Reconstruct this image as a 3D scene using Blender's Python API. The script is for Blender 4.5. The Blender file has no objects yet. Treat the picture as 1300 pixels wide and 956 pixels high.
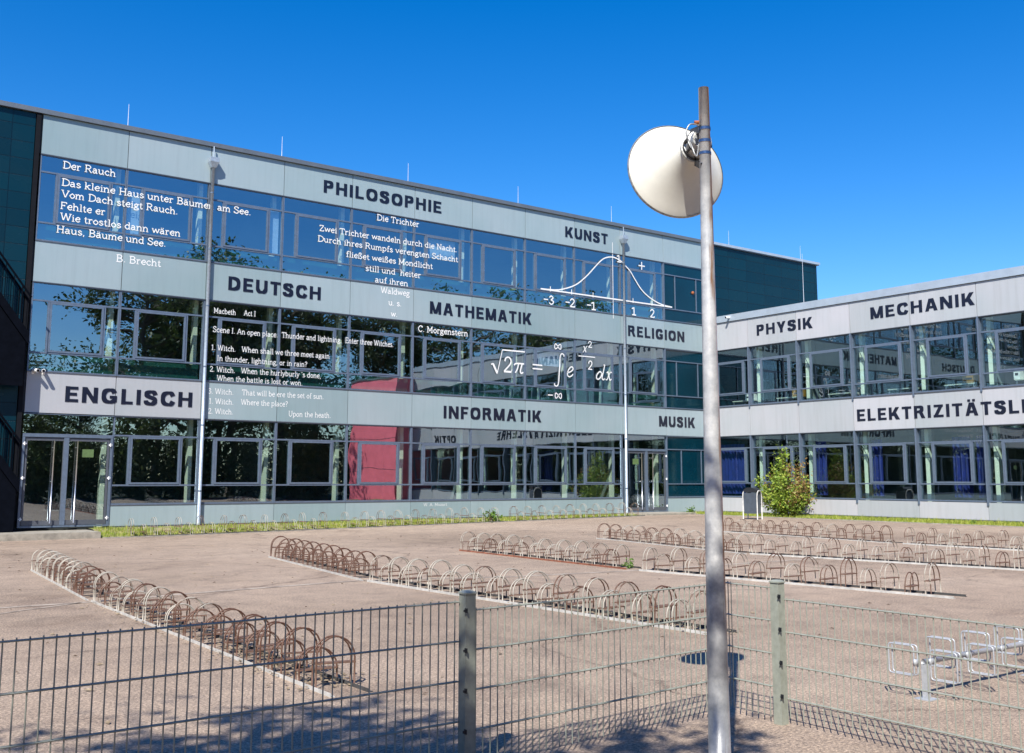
import bpy, math, random
from mathutils import Vector, Matrix, Quaternion
random.seed(7)
C = bpy.context.scene.collection
sc = bpy.context.scene
D = bpy.data
PI = math.pi

# ------------------------------------------------------------------ helpers
W = {}                       # world location of every root, used to make part meshes local to it

class MB:
    def __init__(s): s.v = []; s.f = []; s.mi = []; s.m = 0
    def add(s, vs, fs):
        o = len(s.v); s.v += [tuple(v) for v in vs]
        for f in fs: s.f.append(tuple(i + o for i in f)); s.mi.append(s.m)
    def box(s, x0, x1, y0, y1, z0, z1):
        x0, x1 = min(x0, x1), max(x0, x1); y0, y1 = min(y0, y1), max(y0, y1); z0, z1 = min(z0, z1), max(z0, z1)
        s.add([(x0,y0,z0),(x1,y0,z0),(x1,y1,z0),(x0,y1,z0),(x0,y0,z1),(x1,y0,z1),(x1,y1,z1),(x0,y1,z1)],
              [(0,3,2,1),(4,5,6,7),(0,1,5,4),(1,2,6,5),(2,3,7,6),(3,0,4,7)])
        return s
    def quad(s, a, b, c, d): s.add([a,b,c,d], [(0,1,2,3)]); return s
    def tube(s, pts, r, n=8, caps=True):
        pts = [Vector(p) for p in pts]; rs = r if isinstance(r, (list, tuple)) else [r]*len(pts)
        vs = []; fs = []; up = None
        for i, p in enumerate(pts):
            t = (pts[min(i+1, len(pts)-1)] - pts[max(i-1, 0)]).normalized()
            if up is None:
                up = Vector((0,0,1)) if abs(t.z) < .9 else Vector((1,0,0))
            a = t.cross(up).normalized(); up = a.cross(t).normalized()
            for k in range(n):
                q = 2*PI*k/n
                vs.append(p + (a*math.cos(q) + up*math.sin(q))*rs[i])
        for i in range(len(pts)-1):
            for k in range(n):
                k2 = (k+1) % n
                fs.append((i*n+k, i*n+k2, (i+1)*n+k2, (i+1)*n+k))
        if caps:
            fs.append(tuple(range(n))); fs.append(tuple((len(pts)-1)*n + k for k in reversed(range(n))))
        s.add(vs, fs); return s
    def lathe(s, c, axis, prof, n=48):
        c = Vector(c); ax = Vector(axis).normalized()
        a = ax.cross(Vector((0,0,1))).normalized(); b = ax.cross(a).normalized()
        vs = []; fs = []
        for (d, r) in prof:
            for k in range(n):
                q = 2*PI*k/n; vs.append(c + ax*d + (a*math.cos(q)+b*math.sin(q))*r)
        for i in range(len(prof)-1):
            for k in range(n):
                k2 = (k+1) % n; fs.append((i*n+k, i*n+k2, (i+1)*n+k2, (i+1)*n+k))
        s.add(vs, fs); return s
    def build(s, name, mats, parent=None, smooth=False, local=False):
        me = D.meshes.new(name)
        off = (0,0,0) if (parent is None or local) else W[parent.name]
        me.from_pydata([(v[0]-off[0], v[1]-off[1], v[2]-off[2]) for v in s.v], [], s.f)
        mats = mats if isinstance(mats, (list, tuple)) else [mats]
        for m in mats: me.materials.append(m)
        if len(mats) > 1: me.polygons.foreach_set('material_index', s.mi)
        if smooth: me.polygons.foreach_set('use_smooth', [True]*len(me.polygons))
        me.update()
        o = D.objects.new(name, me); C.objects.link(o)
        if parent is not None:
            o.parent = parent; W[o.name] = off
        else: W[o.name] = (0,0,0)
        return o

def tag(o, label=None, cat=None, group=None, kind=None):
    if label: o['label'] = label
    if cat: o['category'] = cat
    if group: o['group'] = group
    if kind: o['kind'] = kind
    return o
def thing(name, loc, label, cat, group=None, rz=0):
    o = D.objects.new(name, None); C.objects.link(o); o.location = loc; o.rotation_euler = (0,0,rz)
    o.empty_display_size = .2
    W[o.name] = tuple(loc)
    return tag(o, label, cat, group)
def copy_tree(o, parent=None):
    c = o.copy(); C.objects.link(c)
    if parent is not None: c.parent = parent
    for ch in list(o.children): copy_tree(ch, c)
    return c

# ------------------------------------------------------------------ materials
def nt(name):
    m = D.materials.new(name); m.use_nodes = True; n = m.node_tree; n.nodes.clear()
    return m, n, n.nodes.new('ShaderNodeOutputMaterial')
def N(n, t, **k):
    x = n.nodes.new(t)
    for a, b in k.items():
        if a.startswith('i_'):
            key = a[2:]; key = int(key) if key.isdigit() else key.replace('_', ' ')
            x.inputs[key].default_value = b
        else: setattr(x, a, b)
    return x
def ramp(n, stops, src):
    r = n.nodes.new('ShaderNodeValToRGB'); e = r.color_ramp.elements
    while len(e) < len(stops): e.new(.5)
    for i, (p, c) in enumerate(stops): e[i].position = p; e[i].color = (*c, 1) if len(c) == 3 else c
    n.links.new(src, r.inputs[0]); return r
def simple(name, col, rough=.5, metal=0, spec=.5, var=.12, vscale=6, bump=0, bscale=40, coat=0, objvar=0, tint=None):
    """colour with soft noise variation in real coordinates"""
    m, n, out = nt(name); L = n.links
    p = N(n, 'ShaderNodeBsdfPrincipled'); p.inputs['Roughness'].default_value = rough
    p.inputs['Metallic'].default_value = metal; p.inputs['Specular IOR Level'].default_value = spec
    p.inputs['Coat Weight'].default_value = coat; p.inputs['Coat Roughness'].default_value = .06
    geo = N(n, 'ShaderNodeNewGeometry')
    nz = N(n, 'ShaderNodeTexNoise', i_Scale=vscale, i_Detail=6, i_Roughness=.65)
    L.new(geo.outputs['Position'], nz.inputs['Vector'])
    c0 = tuple(max(0, c*(1-var*1.6)) for c in col); c1 = tuple(min(1, c*(1+var*1.6)) for c in col)
    r = ramp(n, [(.25, c0), (.75, c1)], nz.outputs['Fac'])
    src = r.outputs['Color']
    if objvar:
        oi = N(n, 'ShaderNodeObjectInfo')
        mx = N(n, 'ShaderNodeMix', data_type='RGBA')
        t2 = tint or tuple(min(1, c*(1+objvar)) for c in col)
        L.new(oi.outputs['Random'], mx.inputs['Factor']); L.new(src, mx.inputs['A']); mx.inputs['B'].default_value = (*t2, 1)
        src = mx.outputs['Result']
    L.new(src, p.inputs['Base Color'])
    if bump:
        n2 = N(n, 'ShaderNodeTexNoise', i_Scale=bscale, i_Detail=4)
        L.new(geo.outputs['Position'], n2.inputs['Vector'])
        b = N(n, 'ShaderNodeBump', i_Strength=1.0, i_Distance=bump)
        L.new(n2.outputs['Fac'], b.inputs['Height']); L.new(b.outputs['Normal'], p.inputs['Normal'])
    L.new(p.outputs['BSDF'], out.inputs['Surface'])
    return m

M = {}
def panel_mat(name, col, rough, coat, amt):
    m, n, out = nt(name); L = n.links
    g = N(n, 'ShaderNodeNewGeometry'); oi = N(n, 'ShaderNodeObjectInfo')
    mp = N(n, 'ShaderNodeMapping'); mp.inputs['Scale'].default_value = (5.5,5.5,.35); L.new(g.outputs['Position'], mp.inputs[0])
    st = N(n, 'ShaderNodeTexNoise', i_Scale=1.2, i_Detail=7, i_Roughness=.65); L.new(mp.outputs[0], st.inputs['Vector'])
    bl = N(n, 'ShaderNodeTexNoise', i_Scale=.45, i_Detail=3); L.new(g.outputs['Position'], bl.inputs['Vector'])
    a = ramp(n, [(.30, (1-amt,1-amt*1.05,1-amt*1.2)), (.5, (1,1,1)), (.75, (1+amt*.35,)*3)], st.outputs['Fac'])
    b = ramp(n, [(.3, (.92,.96,.96)), (.7, (1.07,1.04,1.05))], bl.outputs['Fac'])
    o = ramp(n, [(.0, (.86,.90,.90)), (.5, (1,1,1)), (1, (1.12,1.09,1.10))], oi.outputs['Random'])
    src = None; base = N(n, 'ShaderNodeRGB'); base.outputs[0].default_value = (*col, 1); src = base.outputs[0]
    for c in (a, b, o):
        x = N(n, 'ShaderNodeMix', data_type='RGBA', blend_type='MULTIPLY'); x.inputs['Factor'].default_value = 1
        L.new(src, x.inputs['A']); L.new(c.outputs[0], x.inputs['B']); src = x.outputs['Result']
    p = N(n, 'ShaderNodeBsdfPrincipled', i_Roughness=rough); p.inputs['Coat Weight'].default_value = coat; p.inputs['Coat Roughness'].default_value = .08
    L.new(src, p.inputs['Base Color'])
    wv = N(n, 'ShaderNodeTexNoise', i_Scale=.7, i_Detail=1); L.new(g.outputs['Position'], wv.inputs['Vector'])
    bm = N(n, 'ShaderNodeBump', i_Strength=1, i_Distance=.006); L.new(wv.outputs['Fac'], bm.inputs['Height']); L.new(bm.outputs[0], p.inputs['Normal']); L.new(bm.outputs[0], p.inputs['Coat Normal'])
    L.new(p.outputs[0], out.inputs[0]); return m
M['panel_a'] = panel_mat('panel_glass_enamel', (.268,.340,.355), .27, .35, .06)
M['panel_b'] = panel_mat('panel_coated_metal', (.39,.402,.415), .42, .08, .08)
M['panel_reflect'] = panel_mat('panel_painted_reflection', (.395,.40,.412), .32, .2, .05)  # paler tone paints the sky's reflection into the two ENGLISCH panels
M['frame'] = simple('anodised_frame', (.13,.17,.23), .38, metal=.3, var=.1, vscale=9)
M['frame_dark'] = simple('dark_frame_shaded_leaf', (.10,.11,.13), .4, metal=.3, var=.1, vscale=9)
M['rubber'] = simple('seal_black', (.008,.009,.012), .7, spec=.1)
M['coping'] = simple('coping_metal', (.14,.16,.18), .4, metal=.3, var=.1, vscale=2)
M['coping_light'] = simple('coping_pale_metal', (.36,.42,.48), .4, metal=.2, var=.08, vscale=2)
M['wall_dark'] = simple('dark_backing', (.03,.034,.04), .8)
M['interior'] = simple('interior_plaster', (.16,.19,.19), .9, var=.1, vscale=.7)
M['interior_dark'] = simple('interior_floor', (.05,.05,.05), .7)
M['parapet_in'] = simple('parapet_green_glass', (.015,.085,.075), .3, var=.25, vscale=1.1)
M['column'] = simple('column_cream', (.78,.80,.66), .7, var=.05)
M['ink'] = simple('lettering_navy', (.007,.009,.022), .35, var=.05)
M['white'] = simple('lettering_white', (.74,.74,.72), .6, var=.06)
M['roofing'] = simple('roof_felt', (.10,.10,.10), .9, bump=.01)
M['pipe'] = simple('zinc_pipe', (.36,.42,.48), .45, metal=.4, var=.15, vscale=14)
M['teal'] = simple('teal_glass_panel', (.001,.022,.036), .12, spec=.5, var=.25, vscale=.5, coat=.2)
M['plastic_white'] = simple('white_plastic', (.8,.8,.8), .4)
M['black'] = simple('black_metal', (.012,.014,.018), .45, var=.2)
M['stair_dark'] = simple('dark_steel_stair', (.003,.004,.007), .8, var=.2, spec=.02)
M['concrete'] = simple('weathered_concrete', (.27,.245,.20), .9, var=.3, vscale=5, bump=.004, bscale=60)
M['chrome'] = simple('brushed_steel', (.62,.63,.64), .3, metal=.9, var=.1, vscale=20)
M['blind'] = simple('pale_blue_blind', (.35,.45,.62), .8)
M['galv'] = simple('bright_galvanised', (.42,.44,.46), .5, metal=.35, var=.12, vscale=30)
M['curtain'] = simple('blue_curtain_cloth', (.006,.016,.15), .85, var=.25, vscale=4)
M['red'] = simple('red_render', (.85,.17,.22), .6, var=.12, vscale=1.5)
M['green_sign'] = simple('green_notice', (.09,.15,.05), .7)
M['bin'] = simple('bin_grey_blue', (.055,.07,.09), .45, var=.15)
M['bell'] = simple('cream_enamel', (.66,.64,.56), .45, var=.04, vscale=9, coat=.2)
M['alu'] = simple('driver_aluminium', (.42,.42,.40), .45, metal=.6, var=.35, vscale=45)
M['strap'] = simple('blue_steel_strap', (.05,.10,.22), .3, metal=.5, var=.3, vscale=60)
M['rust_screw'] = simple('rusty_screw', (.30,.09,.03), .8, var=.4, vscale=90)
M['rod'] = simple('lightning_rod_alu', (.66,.66,.68), .4, metal=.4)
M['bark'] = simple('bark', (.09,.07,.05), .9, var=.35, vscale=12, bump=.01)
M['bush_stem'] = simple('bush_twig', (.14,.08,.045), .8, var=.3, vscale=20)
M['table'] = simple('table_laminate', (.52,.55,.48), .5)
M['cabinet'] = simple('cabinet_ochre', (.30,.16,.03), .6)

def cladding():
    m, n, out = nt('teal_cladding'); L = n.links
    g = N(n, 'ShaderNodeNewGeometry'); sp = N(n, 'ShaderNodeSeparateXYZ'); L.new(g.outputs['Position'], sp.inputs[0])
    cb = N(n, 'ShaderNodeCombineXYZ')
    ad = N(n, 'ShaderNodeMath', operation='ADD'); L.new(sp.outputs['X'], ad.inputs[0]); L.new(sp.outputs['Y'], ad.inputs[1])
    L.new(ad.outputs[0], cb.inputs['X']); L.new(sp.outputs['Z'], cb.inputs['Y'])
    br = N(n, 'ShaderNodeTexBrick', offset=0.0, squash=1.0)
    br.inputs['Scale'].default_value = 1; br.inputs['Mortar Size'].default_value = .012
    br.inputs['Brick Width'].default_value = 1.31; br.inputs['Row Height'].default_value = .525
    br.inputs['Color1'].default_value = (.001,.018,.030,1); br.inputs['Color2'].default_value = (.0015,.024,.038,1)
    br.inputs['Mortar'].default_value = (.001,.010,.018,1)
    L.new(cb.outputs[0], br.inputs['Vector'])
    p = N(n, 'ShaderNodeBsdfPrincipled'); p.inputs['Specular IOR Level'].default_value = .3
    L.new(br.outputs['Color'], p.inputs['Base Color'])
    nz = N(n, 'ShaderNodeTexNoise', i_Scale=1.3, i_Detail=3); L.new(g.outputs['Position'], nz.inputs['Vector'])
    mp = N(n, 'ShaderNodeMapRange'); mp.inputs[3].default_value = .15; mp.inputs[4].default_value = .38
    L.new(nz.outputs['Fac'], mp.inputs[0]); L.new(mp.outputs[0], p.inputs['Roughness'])
    b = N(n, 'ShaderNodeBump', invert=True, i_Strength=.6, i_Distance=.01); L.new(br.outputs['Fac'], b.inputs['Height']); L.new(b.outputs[0], p.inputs['Normal'])
    L.new(p.outputs[0], out.inputs[0]); return m
M['cladding'] = cladding()

def glass(name, refl, tint, wav=.003):
    m, n, out = nt(name); L = n.links
    g = N(n, 'ShaderNodeNewGeometry'); oi = N(n, 'ShaderNodeObjectInfo')
    off = N(n, 'ShaderNodeVectorMath', operation='SCALE'); 
    cb = N(n, 'ShaderNodeCombineXYZ'); 
    for k in 'XYZ': L.new(oi.outputs['Random'], cb.inputs[k])
    L.new(cb.outputs[0], off.inputs[0]); off.inputs['Scale'].default_value = 57.0
    ad = N(n, 'ShaderNodeVectorMath', operation='ADD'); L.new(g.outputs['Position'], ad.inputs[0]); L.new(off.outputs[0], ad.inputs[1])
    nz = N(n, 'ShaderNodeTexNoise', i_Scale=.85, i_Detail=1.2, i_Roughness=.4); L.new(ad.outputs[0], nz.inputs['Vector'])
    b = N(n, 'ShaderNodeBump', i_Strength=1.0, i_Distance=wav); L.new(nz.outputs['Fac'], b.inputs['Height'])
    gl = N(n, 'ShaderNodeBsdfGlossy'); gl.inputs['Roughness'].default_value = .0; gl.inputs['Color'].default_value = (.80,.93,1,1)
    L.new(b.outputs[0], gl.inputs['Normal'])
    tr = N(n, 'ShaderNodeBsdfTransparent'); tr.inputs['Color'].default_value = (*tint, 1)
    # thin coated pane: the same reflectance from either side
    dt = N(n, 'ShaderNodeVectorMath', operation='DOT_PRODUCT'); L.new(g.outputs['Incoming'], dt.inputs[0]); L.new(g.outputs['Normal'], dt.inputs[1])
    ab = N(n, 'ShaderNodeMath', operation='ABSOLUTE'); L.new(dt.outputs['Value'], ab.inputs[0])
    om = N(n, 'ShaderNodeMath', operation='SUBTRACT'); om.inputs[0].default_value = 1; L.new(ab.outputs[0], om.inputs[1])
    pw = N(n, 'ShaderNodeMath', operation='POWER'); pw.inputs[1].default_value = 5; L.new(om.outputs[0], pw.inputs[0])
    ma = N(n, 'ShaderNodeMath', operation='MULTIPLY_ADD', use_clamp=True); ma.inputs[1].default_value = .9-refl; ma.inputs[2].default_value = refl; L.new(pw.outputs[0], ma.inputs[0])
    mx = N(n, 'ShaderNodeMixShader'); L.new(ma.outputs[0], mx.inputs[0]); L.new(tr.outputs[0], mx.inputs[1]); L.new(gl.outputs[0], mx.inputs[2])
    L.new(mx.outputs[0], out.inputs[0]); return m
M['glass_a'] = glass('window_glass_mirroring', .36, (.80,.93,.90), .0042)
M['glass_b'] = glass('window_glass_clear', .22, (.78,.92,.90), .0024)

def metal_rust(name, amount, base=(.37,.34,.285)):
    """galvanised tube with rust patches fixed to the metal"""
    m, n, out = nt(name); L = n.links
    tc = N(n, 'ShaderNodeNewGeometry')
    nz = N(n, 'ShaderNodeTexNoise', i_Scale=2.4, i_Detail=8, i_Roughness=.7); L.new(tc.outputs['Position'], nz.inputs['Vector'])
    oi = N(n, 'ShaderNodeObjectInfo')
    ad = N(n, 'ShaderNodeMath', operation='MULTIPLY_ADD'); ad.inputs[1].default_value = .22; L.new(oi.outputs['Random'], ad.inputs[0]); L.new(nz.outputs['Fac'], ad.inputs[2])
    r = ramp(n, [(.60-amount*.5, base), (.68-amount*.5, (.125,.066,.042)), (.85, (.09,.035,.02))], ad.outputs[0])
    p = N(n, 'ShaderNodeBsdfPrincipled', i_Roughness=.55); p.inputs['Metallic'].default_value = .15
    L.new(r.outputs[0], p.inputs['Base Color']); L.new(p.outputs[0], out.inputs[0]); return m
M['hoop_pale'] = metal_rust('galvanised_hoop', -.05)
M['hoop_mid'] = metal_rust('part_rusted_hoop', .18)
M['hoop_rust'] = metal_rust('rusted_hoop', .55, (.13,.072,.048))
M['rest_rust'] = simple('rusty_wheel_rest', (.13,.072,.048), .8, var=.4, vscale=30)
M['rail_grey'] = simple('galvanised_rail', (.48,.47,.44), .6, metal=.1, var=.2, vscale=8)
M['rail_rust'] = simple('rusty_rail', (.22,.08,.045), .8, var=.35, vscale=9)
M['rail_dark'] = simple('dark_rail', (.05,.05,.05), .7, var=.4, vscale=9)
M['fence'] = simple('fence_green_grey_paint', (.255,.27,.225), .42, var=.14, vscale=20, spec=.5)

def pole_mat():
    m, n, out = nt('galvanised_pole_rust_streaks'); L = n.links
    g = N(n, 'ShaderNodeNewGeometry'); mp = N(n, 'ShaderNodeMapping'); mp.inputs['Scale'].default_value = (26, 26, 1.4)
    L.new(g.outputs['Position'], mp.inputs[0])
    nz = N(n, 'ShaderNodeTexNoise', i_Scale=1, i_Detail=7, i_Roughness=.62); L.new(mp.outputs[0], nz.inputs['Vector'])
    sp = N(n, 'ShaderNodeSeparateXYZ'); L.new(g.outputs['Position'], sp.inputs[0])
    nr = N(n, 'ShaderNodeSeparateXYZ'); L.new(g.outputs['Normal'], nr.inputs[0])
    # rust streak down the side of the pole that faces the yard's right
    dx = N(n, 'ShaderNodeVectorMath', operation='DOT_PRODUCT'); L.new(g.outputs['Normal'], dx.inputs[0]); dx.inputs[1].default_value = (.40,-.92,0)
    ad = N(n, 'ShaderNodeMath', operation='MULTIPLY_ADD'); ad.inputs[1].default_value = .30; L.new(dx.outputs['Value'], ad.inputs[0]); L.new(nz.outputs['Fac'], ad.inputs[2])
    zz = N(n, 'ShaderNodeMapRange'); zz.inputs[1].default_value = 1.2; zz.inputs[2].default_value = 3.6; zz.inputs[3].default_value = -.10; zz.inputs[4].default_value = .04
    L.new(sp.outputs['Z'], zz.inputs[0])
    a2 = N(n, 'ShaderNodeMath', operation='ADD'); L.new(ad.outputs[0], a2.inputs[0]); L.new(zz.outputs[0], a2.inputs[1])
    r = ramp(n, [(.70, (0,0,0)), (.80, (1,1,1))], a2.outputs[0])
    nz2 = N(n, 'ShaderNodeTexNoise', i_Scale=9, i_Detail=8, i_Roughness=.7); L.new(g.outputs['Position'], nz2.inputs['Vector'])
    zinc = ramp(n, [(.3, (.34,.35,.36)), (.5, (.52,.52,.51)), (.68, (.70,.69,.66))], nz2.outputs['Fac'])
    # tree shade painted into the lower pole's colour, with an uneven upper edge
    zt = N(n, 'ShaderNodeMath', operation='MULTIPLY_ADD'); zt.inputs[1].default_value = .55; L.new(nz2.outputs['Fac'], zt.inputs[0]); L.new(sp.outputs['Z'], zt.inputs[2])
    shade_fade = ramp(n, [(.0, (1,1,1)), (1, (0,0,0))], zt.outputs[0])
    shade_mr = N(n, 'ShaderNodeMapRange'); shade_mr.inputs[1].default_value = 1.02; shade_mr.inputs[2].default_value = 1.55; shade_mr.inputs[3].default_value = .45; shade_mr.inputs[4].default_value = 0
    L.new(zt.outputs[0], shade_mr.inputs[0])
    m1 = N(n, 'ShaderNodeMix', data_type='RGBA'); L.new(r.outputs[0], m1.inputs['Factor']); L.new(zinc.outputs[0], m1.inputs['A']); m1.inputs['B'].default_value = (.27,.13,.05,1)
    m2 = N(n, 'ShaderNodeMix', data_type='RGBA'); L.new(shade_mr.outputs[0], m2.inputs['Factor']); L.new(m1.outputs['Result'], m2.inputs['A'])
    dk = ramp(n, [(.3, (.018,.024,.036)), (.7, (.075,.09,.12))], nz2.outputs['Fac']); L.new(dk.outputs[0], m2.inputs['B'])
    p = N(n, 'ShaderNodeBsdfPrincipled', i_Roughness=.38); p.inputs['Metallic'].default_value = .3
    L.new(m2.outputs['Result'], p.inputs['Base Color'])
    b = N(n, 'ShaderNodeBump', i_Strength=.5, i_Distance=.002); L.new(nz2.outputs['Fac'], b.inputs['Height']); L.new(b.outputs[0], p.inputs['Normal'])
    L.new(p.outputs[0], out.inputs[0]); return m
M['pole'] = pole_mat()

def asphalt():
    m, n, out = nt('reddish_worn_asphalt'); L = n.links
    g = N(n, 'ShaderNodeNewGeometry')
    big = N(n, 'ShaderNodeTexNoise', i_Scale=.16, i_Detail=5, i_Roughness=.55); L.new(g.outputs['Position'], big.inputs['Vector'])
    mid = N(n, 'ShaderNodeTexNoise', i_Scale=2.2, i_Detail=8, i_Roughness=.7); L.new(g.outputs['Position'], mid.inputs['Vector'])
    fine = N(n, 'ShaderNodeTexNoise', i_Scale=48, i_Detail=6, i_Roughness=.9); L.new(g.outputs['Position'], fine.inputs['Vector'])
    vo = N(n, 'ShaderNodeTexVoronoi', i_Scale=55); L.new(g.outputs['Position'], vo.inputs['Vector'])
    c1 = ramp(n, [(.3, (.24,.184,.140)), (.52, (.325,.252,.195)), (.75, (.375,.297,.232))], big.outputs['Fac'])
    c2 = ramp(n, [(.3, (.74,.74,.75)), (.5, (1,1,1)), (.72, (1.18,1.17,1.14))], mid.outputs['Fac'])
    c3 = ramp(n, [(.34, (.18,.18,.19)), (.5, (.95,.95,.95)), (.64, (2.2,2.1,1.95))], fine.outputs['Fac'])
    c4 = ramp(n, [(.0, (1.35,1.33,1.3)), (.25, (1,1,1)), (.8, (.80,.80,.80))], vo.outputs['Distance'])
    # stains and hairline cracks that belong to the surface
    sn = N(n, 'ShaderNodeTexNoise', i_Scale=.55, i_Detail=9, i_Roughness=.62); sn.inputs['Distortion'].default_value = .6; L.new(g.outputs['Position'], sn.inputs['Vector'])
    c5 = ramp(n, [(.30, (.70,.68,.68)), (.42, (1,1,1)), (.63, (1,1,1)), (.72, (1.14,1.12,1.08))], sn.outputs['Fac'])
    wp = N(n, 'ShaderNodeTexNoise', i_Scale=1.1, i_Detail=6); L.new(g.outputs['Position'], wp.inputs['Vector'])
    vm = N(n, 'ShaderNodeVectorMath', operation='MULTIPLY_ADD'); vm.inputs[1].default_value = (1.2,1.2,0); L.new(wp.outputs['Color'], vm.inputs[0]); L.new(g.outputs['Position'], vm.inputs[2])
    cr = N(n, 'ShaderNodeTexVoronoi', feature='DISTANCE_TO_EDGE', i_Scale=.17); L.new(vm.outputs[0], cr.inputs['Vector'])
    c6 = ramp(n, [(.0, (.60,.58,.58)), (.002, (.75,.74,.73)), (.005, (1,1,1))], cr.outputs['Distance'])
    mu = None; src = c1.outputs[0]
    for c in (c2, c3, c4, c5, c6):
        x = N(n, 'ShaderNodeMix', data_type='RGBA', blend_type='MULTIPLY'); x.inputs['Factor'].default_value = 1
        L.new(src, x.inputs['A']); L.new(c.outputs[0], x.inputs['B']); src = x.outputs['Result']
    p = N(n, 'ShaderNodeBsdfPrincipled', i_Roughness=.88); p.inputs['Specular IOR Level'].default_value = .25
    L.new(src, p.inputs['Base Color'])
    b = N(n, 'ShaderNodeBump', i_Strength=.7, i_Distance=.004); L.new(fine.outputs['Fac'], b.inputs['Height']); L.new(b.outputs[0], p.inputs['Normal'])
    L.new(p.outputs[0], out.inputs[0]); return m
M['asphalt'] = asphalt()

def patchy(name, ca, cb_, scale, thr=.5, soft=.06, c3=None):
    m, n, out = nt(name); L = n.links
    g = N(n, 'ShaderNodeNewGeometry')
    nz = N(n, 'ShaderNodeTexNoise', i_Scale=scale, i_Detail=8, i_Roughness=.7); L.new(g.outputs['Position'], nz.inputs['Vector'])
    r = ramp(n, [(thr-soft, ca), (thr+soft, cb_)], nz.outputs['Fac'])
    p = N(n, 'ShaderNodeBsdfPrincipled', i_Roughness=.9); p.inputs['Specular IOR Level'].default_value = .2
    L.new(r.outputs[0], p.inputs['Base Color']); L.new(p.outputs[0], out.inputs[0]); return m
M['soil_grass'] = patchy('grassy_soil', (.13,.17,.03), (.27,.22,.12), 2.6, .50, .09)
M['soil_dark'] = patchy('woodland_soil', (.035,.045,.015), (.06,.05,.03), 2.0, .5, .1)
M['joint'] = patchy('concrete_joint', (.37,.31,.255), (.21,.17,.14), 3.6, .52, .07)
M['litter'] = patchy('dead_leaf_litter', (.34,.27,.18), (.10,.07,.045), 22, .5, .12)

def leaf(name, a, b, c=None):
    m, n, out = nt(name); L = n.links
    g = N(n, 'ShaderNodeNewGeometry')
    r = ramp(n, [(0, a), (.6, b), (1, c or b)], g.outputs['Random Per Island'])
    p = N(n, 'ShaderNodeBsdfPrincipled', i_Roughness=.55)
    L.new(r.outputs[0], p.inputs['Base Color'])
    t = N(n, 'ShaderNodeBsdfTranslucent'); L.new(r.outputs[0], t.inputs['Color'])
    mx = N(n, 'ShaderNodeMixShader'); mx.inputs[0].default_value = .3
    L.new(p.outputs[0], mx.inputs[1]); L.new(t.outputs[0], mx.inputs[2]); L.new(mx.outputs[0], out.inputs[0]); return m
M['leaf_tree'] = leaf('spring_leaves', (.030,.055,.012), (.07,.11,.022), (.12,.15,.035))
M['leaf_bush'] = leaf('bush_green_leaves', (.10,.19,.02), (.24,.34,.035), (.42,.46,.07))
M['leaf_red'] = leaf('bush_reddish_leaves', (.17,.09,.03), (.30,.18,.06), (.34,.27,.07))
M['grass'] = leaf('grass_blades', (.16,.24,.02), (.30,.35,.04), (.44,.42,.10))
M['weed'] = leaf('weed_leaves', (.07,.15,.02), (.12,.22,.03))

# ------------------------------------------------------------------ ground
def gz(x, y):
    a = min(1, max(0, (y-19)/10.0)); b = min(1, max(0, (30-x)/20.0))
    return -.21*a*b
def grid(x0, x1, y0, y1, nx, ny, dz=0, fn=gz):
    m = MB(); vs = []; fs = []
    for j in range(ny+1):
        for i in range(nx+1):
            x = x0+(x1-x0)*i/nx; y = y0+(y1-y0)*j/ny; vs.append((x, y, fn(x, y)+dz))
    for j in range(ny):
        for i in range(nx):
            a = j*(nx+1)+i; fs.append((a, a+1, a+nx+2, a+nx+1))
    m.add(vs, fs); return m
def ground_mesh():
    xs = [-160,-60,-30,-12] + [-10+2*i for i in range(24)] + [45,70,120,200]
    ys = [-160,-60,-20,0,10] + [17+1.0*i for i in range(24)] + [46,70,120,200]
    m = MB(); vs = [(x, y, gz(x, y)) for y in ys for x in xs]; fs = []
    nx = len(xs)
    for j in range(len(ys)-1):
        for i in range(nx-1):
            a = j*nx+i; fs.append((a, a+1, a+nx+1, a+nx))
    m.add(vs, fs); return m
tag(ground_mesh().build('ground', M['asphalt']), kind='structure')
tag(grid(-150, 150, -150, -5.2, 10, 10, .01, lambda x, y: 0).build('woodland_floor', M['soil_dark']), kind='structure')

# grass strips beside the buildings
def strip(name, x0, x1, y0, y1, mat, dz=.004, kind='structure'):
    nx = max(1, int(abs(x1-x0)/1.0)); ny = max(1, int(abs(y1-y0)/1.0))
    return tag(grid(x0, x1, y0, y1, nx, ny, dz).build(name, mat), kind=kind)
def gv(x, y):
    if y < 30.85: return gz(x, y)
    q = min(1, (y-30.85)/1.2); return gz(x, y)*(1-q)+.0*q
GA = (8.15, 29.35, 30.85, 32.57)
tag(grid(*GA, 22, 6, .012, gv).build('grass_verge', M['soil_grass']), kind='structure')
strip('grass_verge', 32.62, 34.85, 30.9, 32.25, M['soil_grass'], .008)
strip('grass_verge', 32.35, 34.85, 2.0, 30.88, M['soil_grass'], .004)
def kerb(name, x0, x1, y0, y1, dz0=-.05, dz1=.03):
    m = MB(); n = max(1, int(max(abs(x1-x0), abs(y1-y0))/1.0))
    along_x = abs(x1-x0) > abs(y1-y0)
    for i in range(n):
        a, b = i/n, (i+1)/n
        if along_x: xa, xb, ya, yb = x0+(x1-x0)*a, x0+(x1-x0)*b-.008, y0, y1
        else: xa, xb, ya, yb = x0, x1, y0+(y1-y0)*a, y0+(y1-y0)*b-.008
        za = gz(xa, ya)
        m.box(xa, xb, ya, yb, za+dz0, za+dz1)
    return tag(m.build(name, M['concrete']), kind='structure')
kerb('kerb', 8.15, 29.35, 30.77, 30.85)
kerb('kerb', 32.27, 32.35, 2.0, 30.8)
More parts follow.
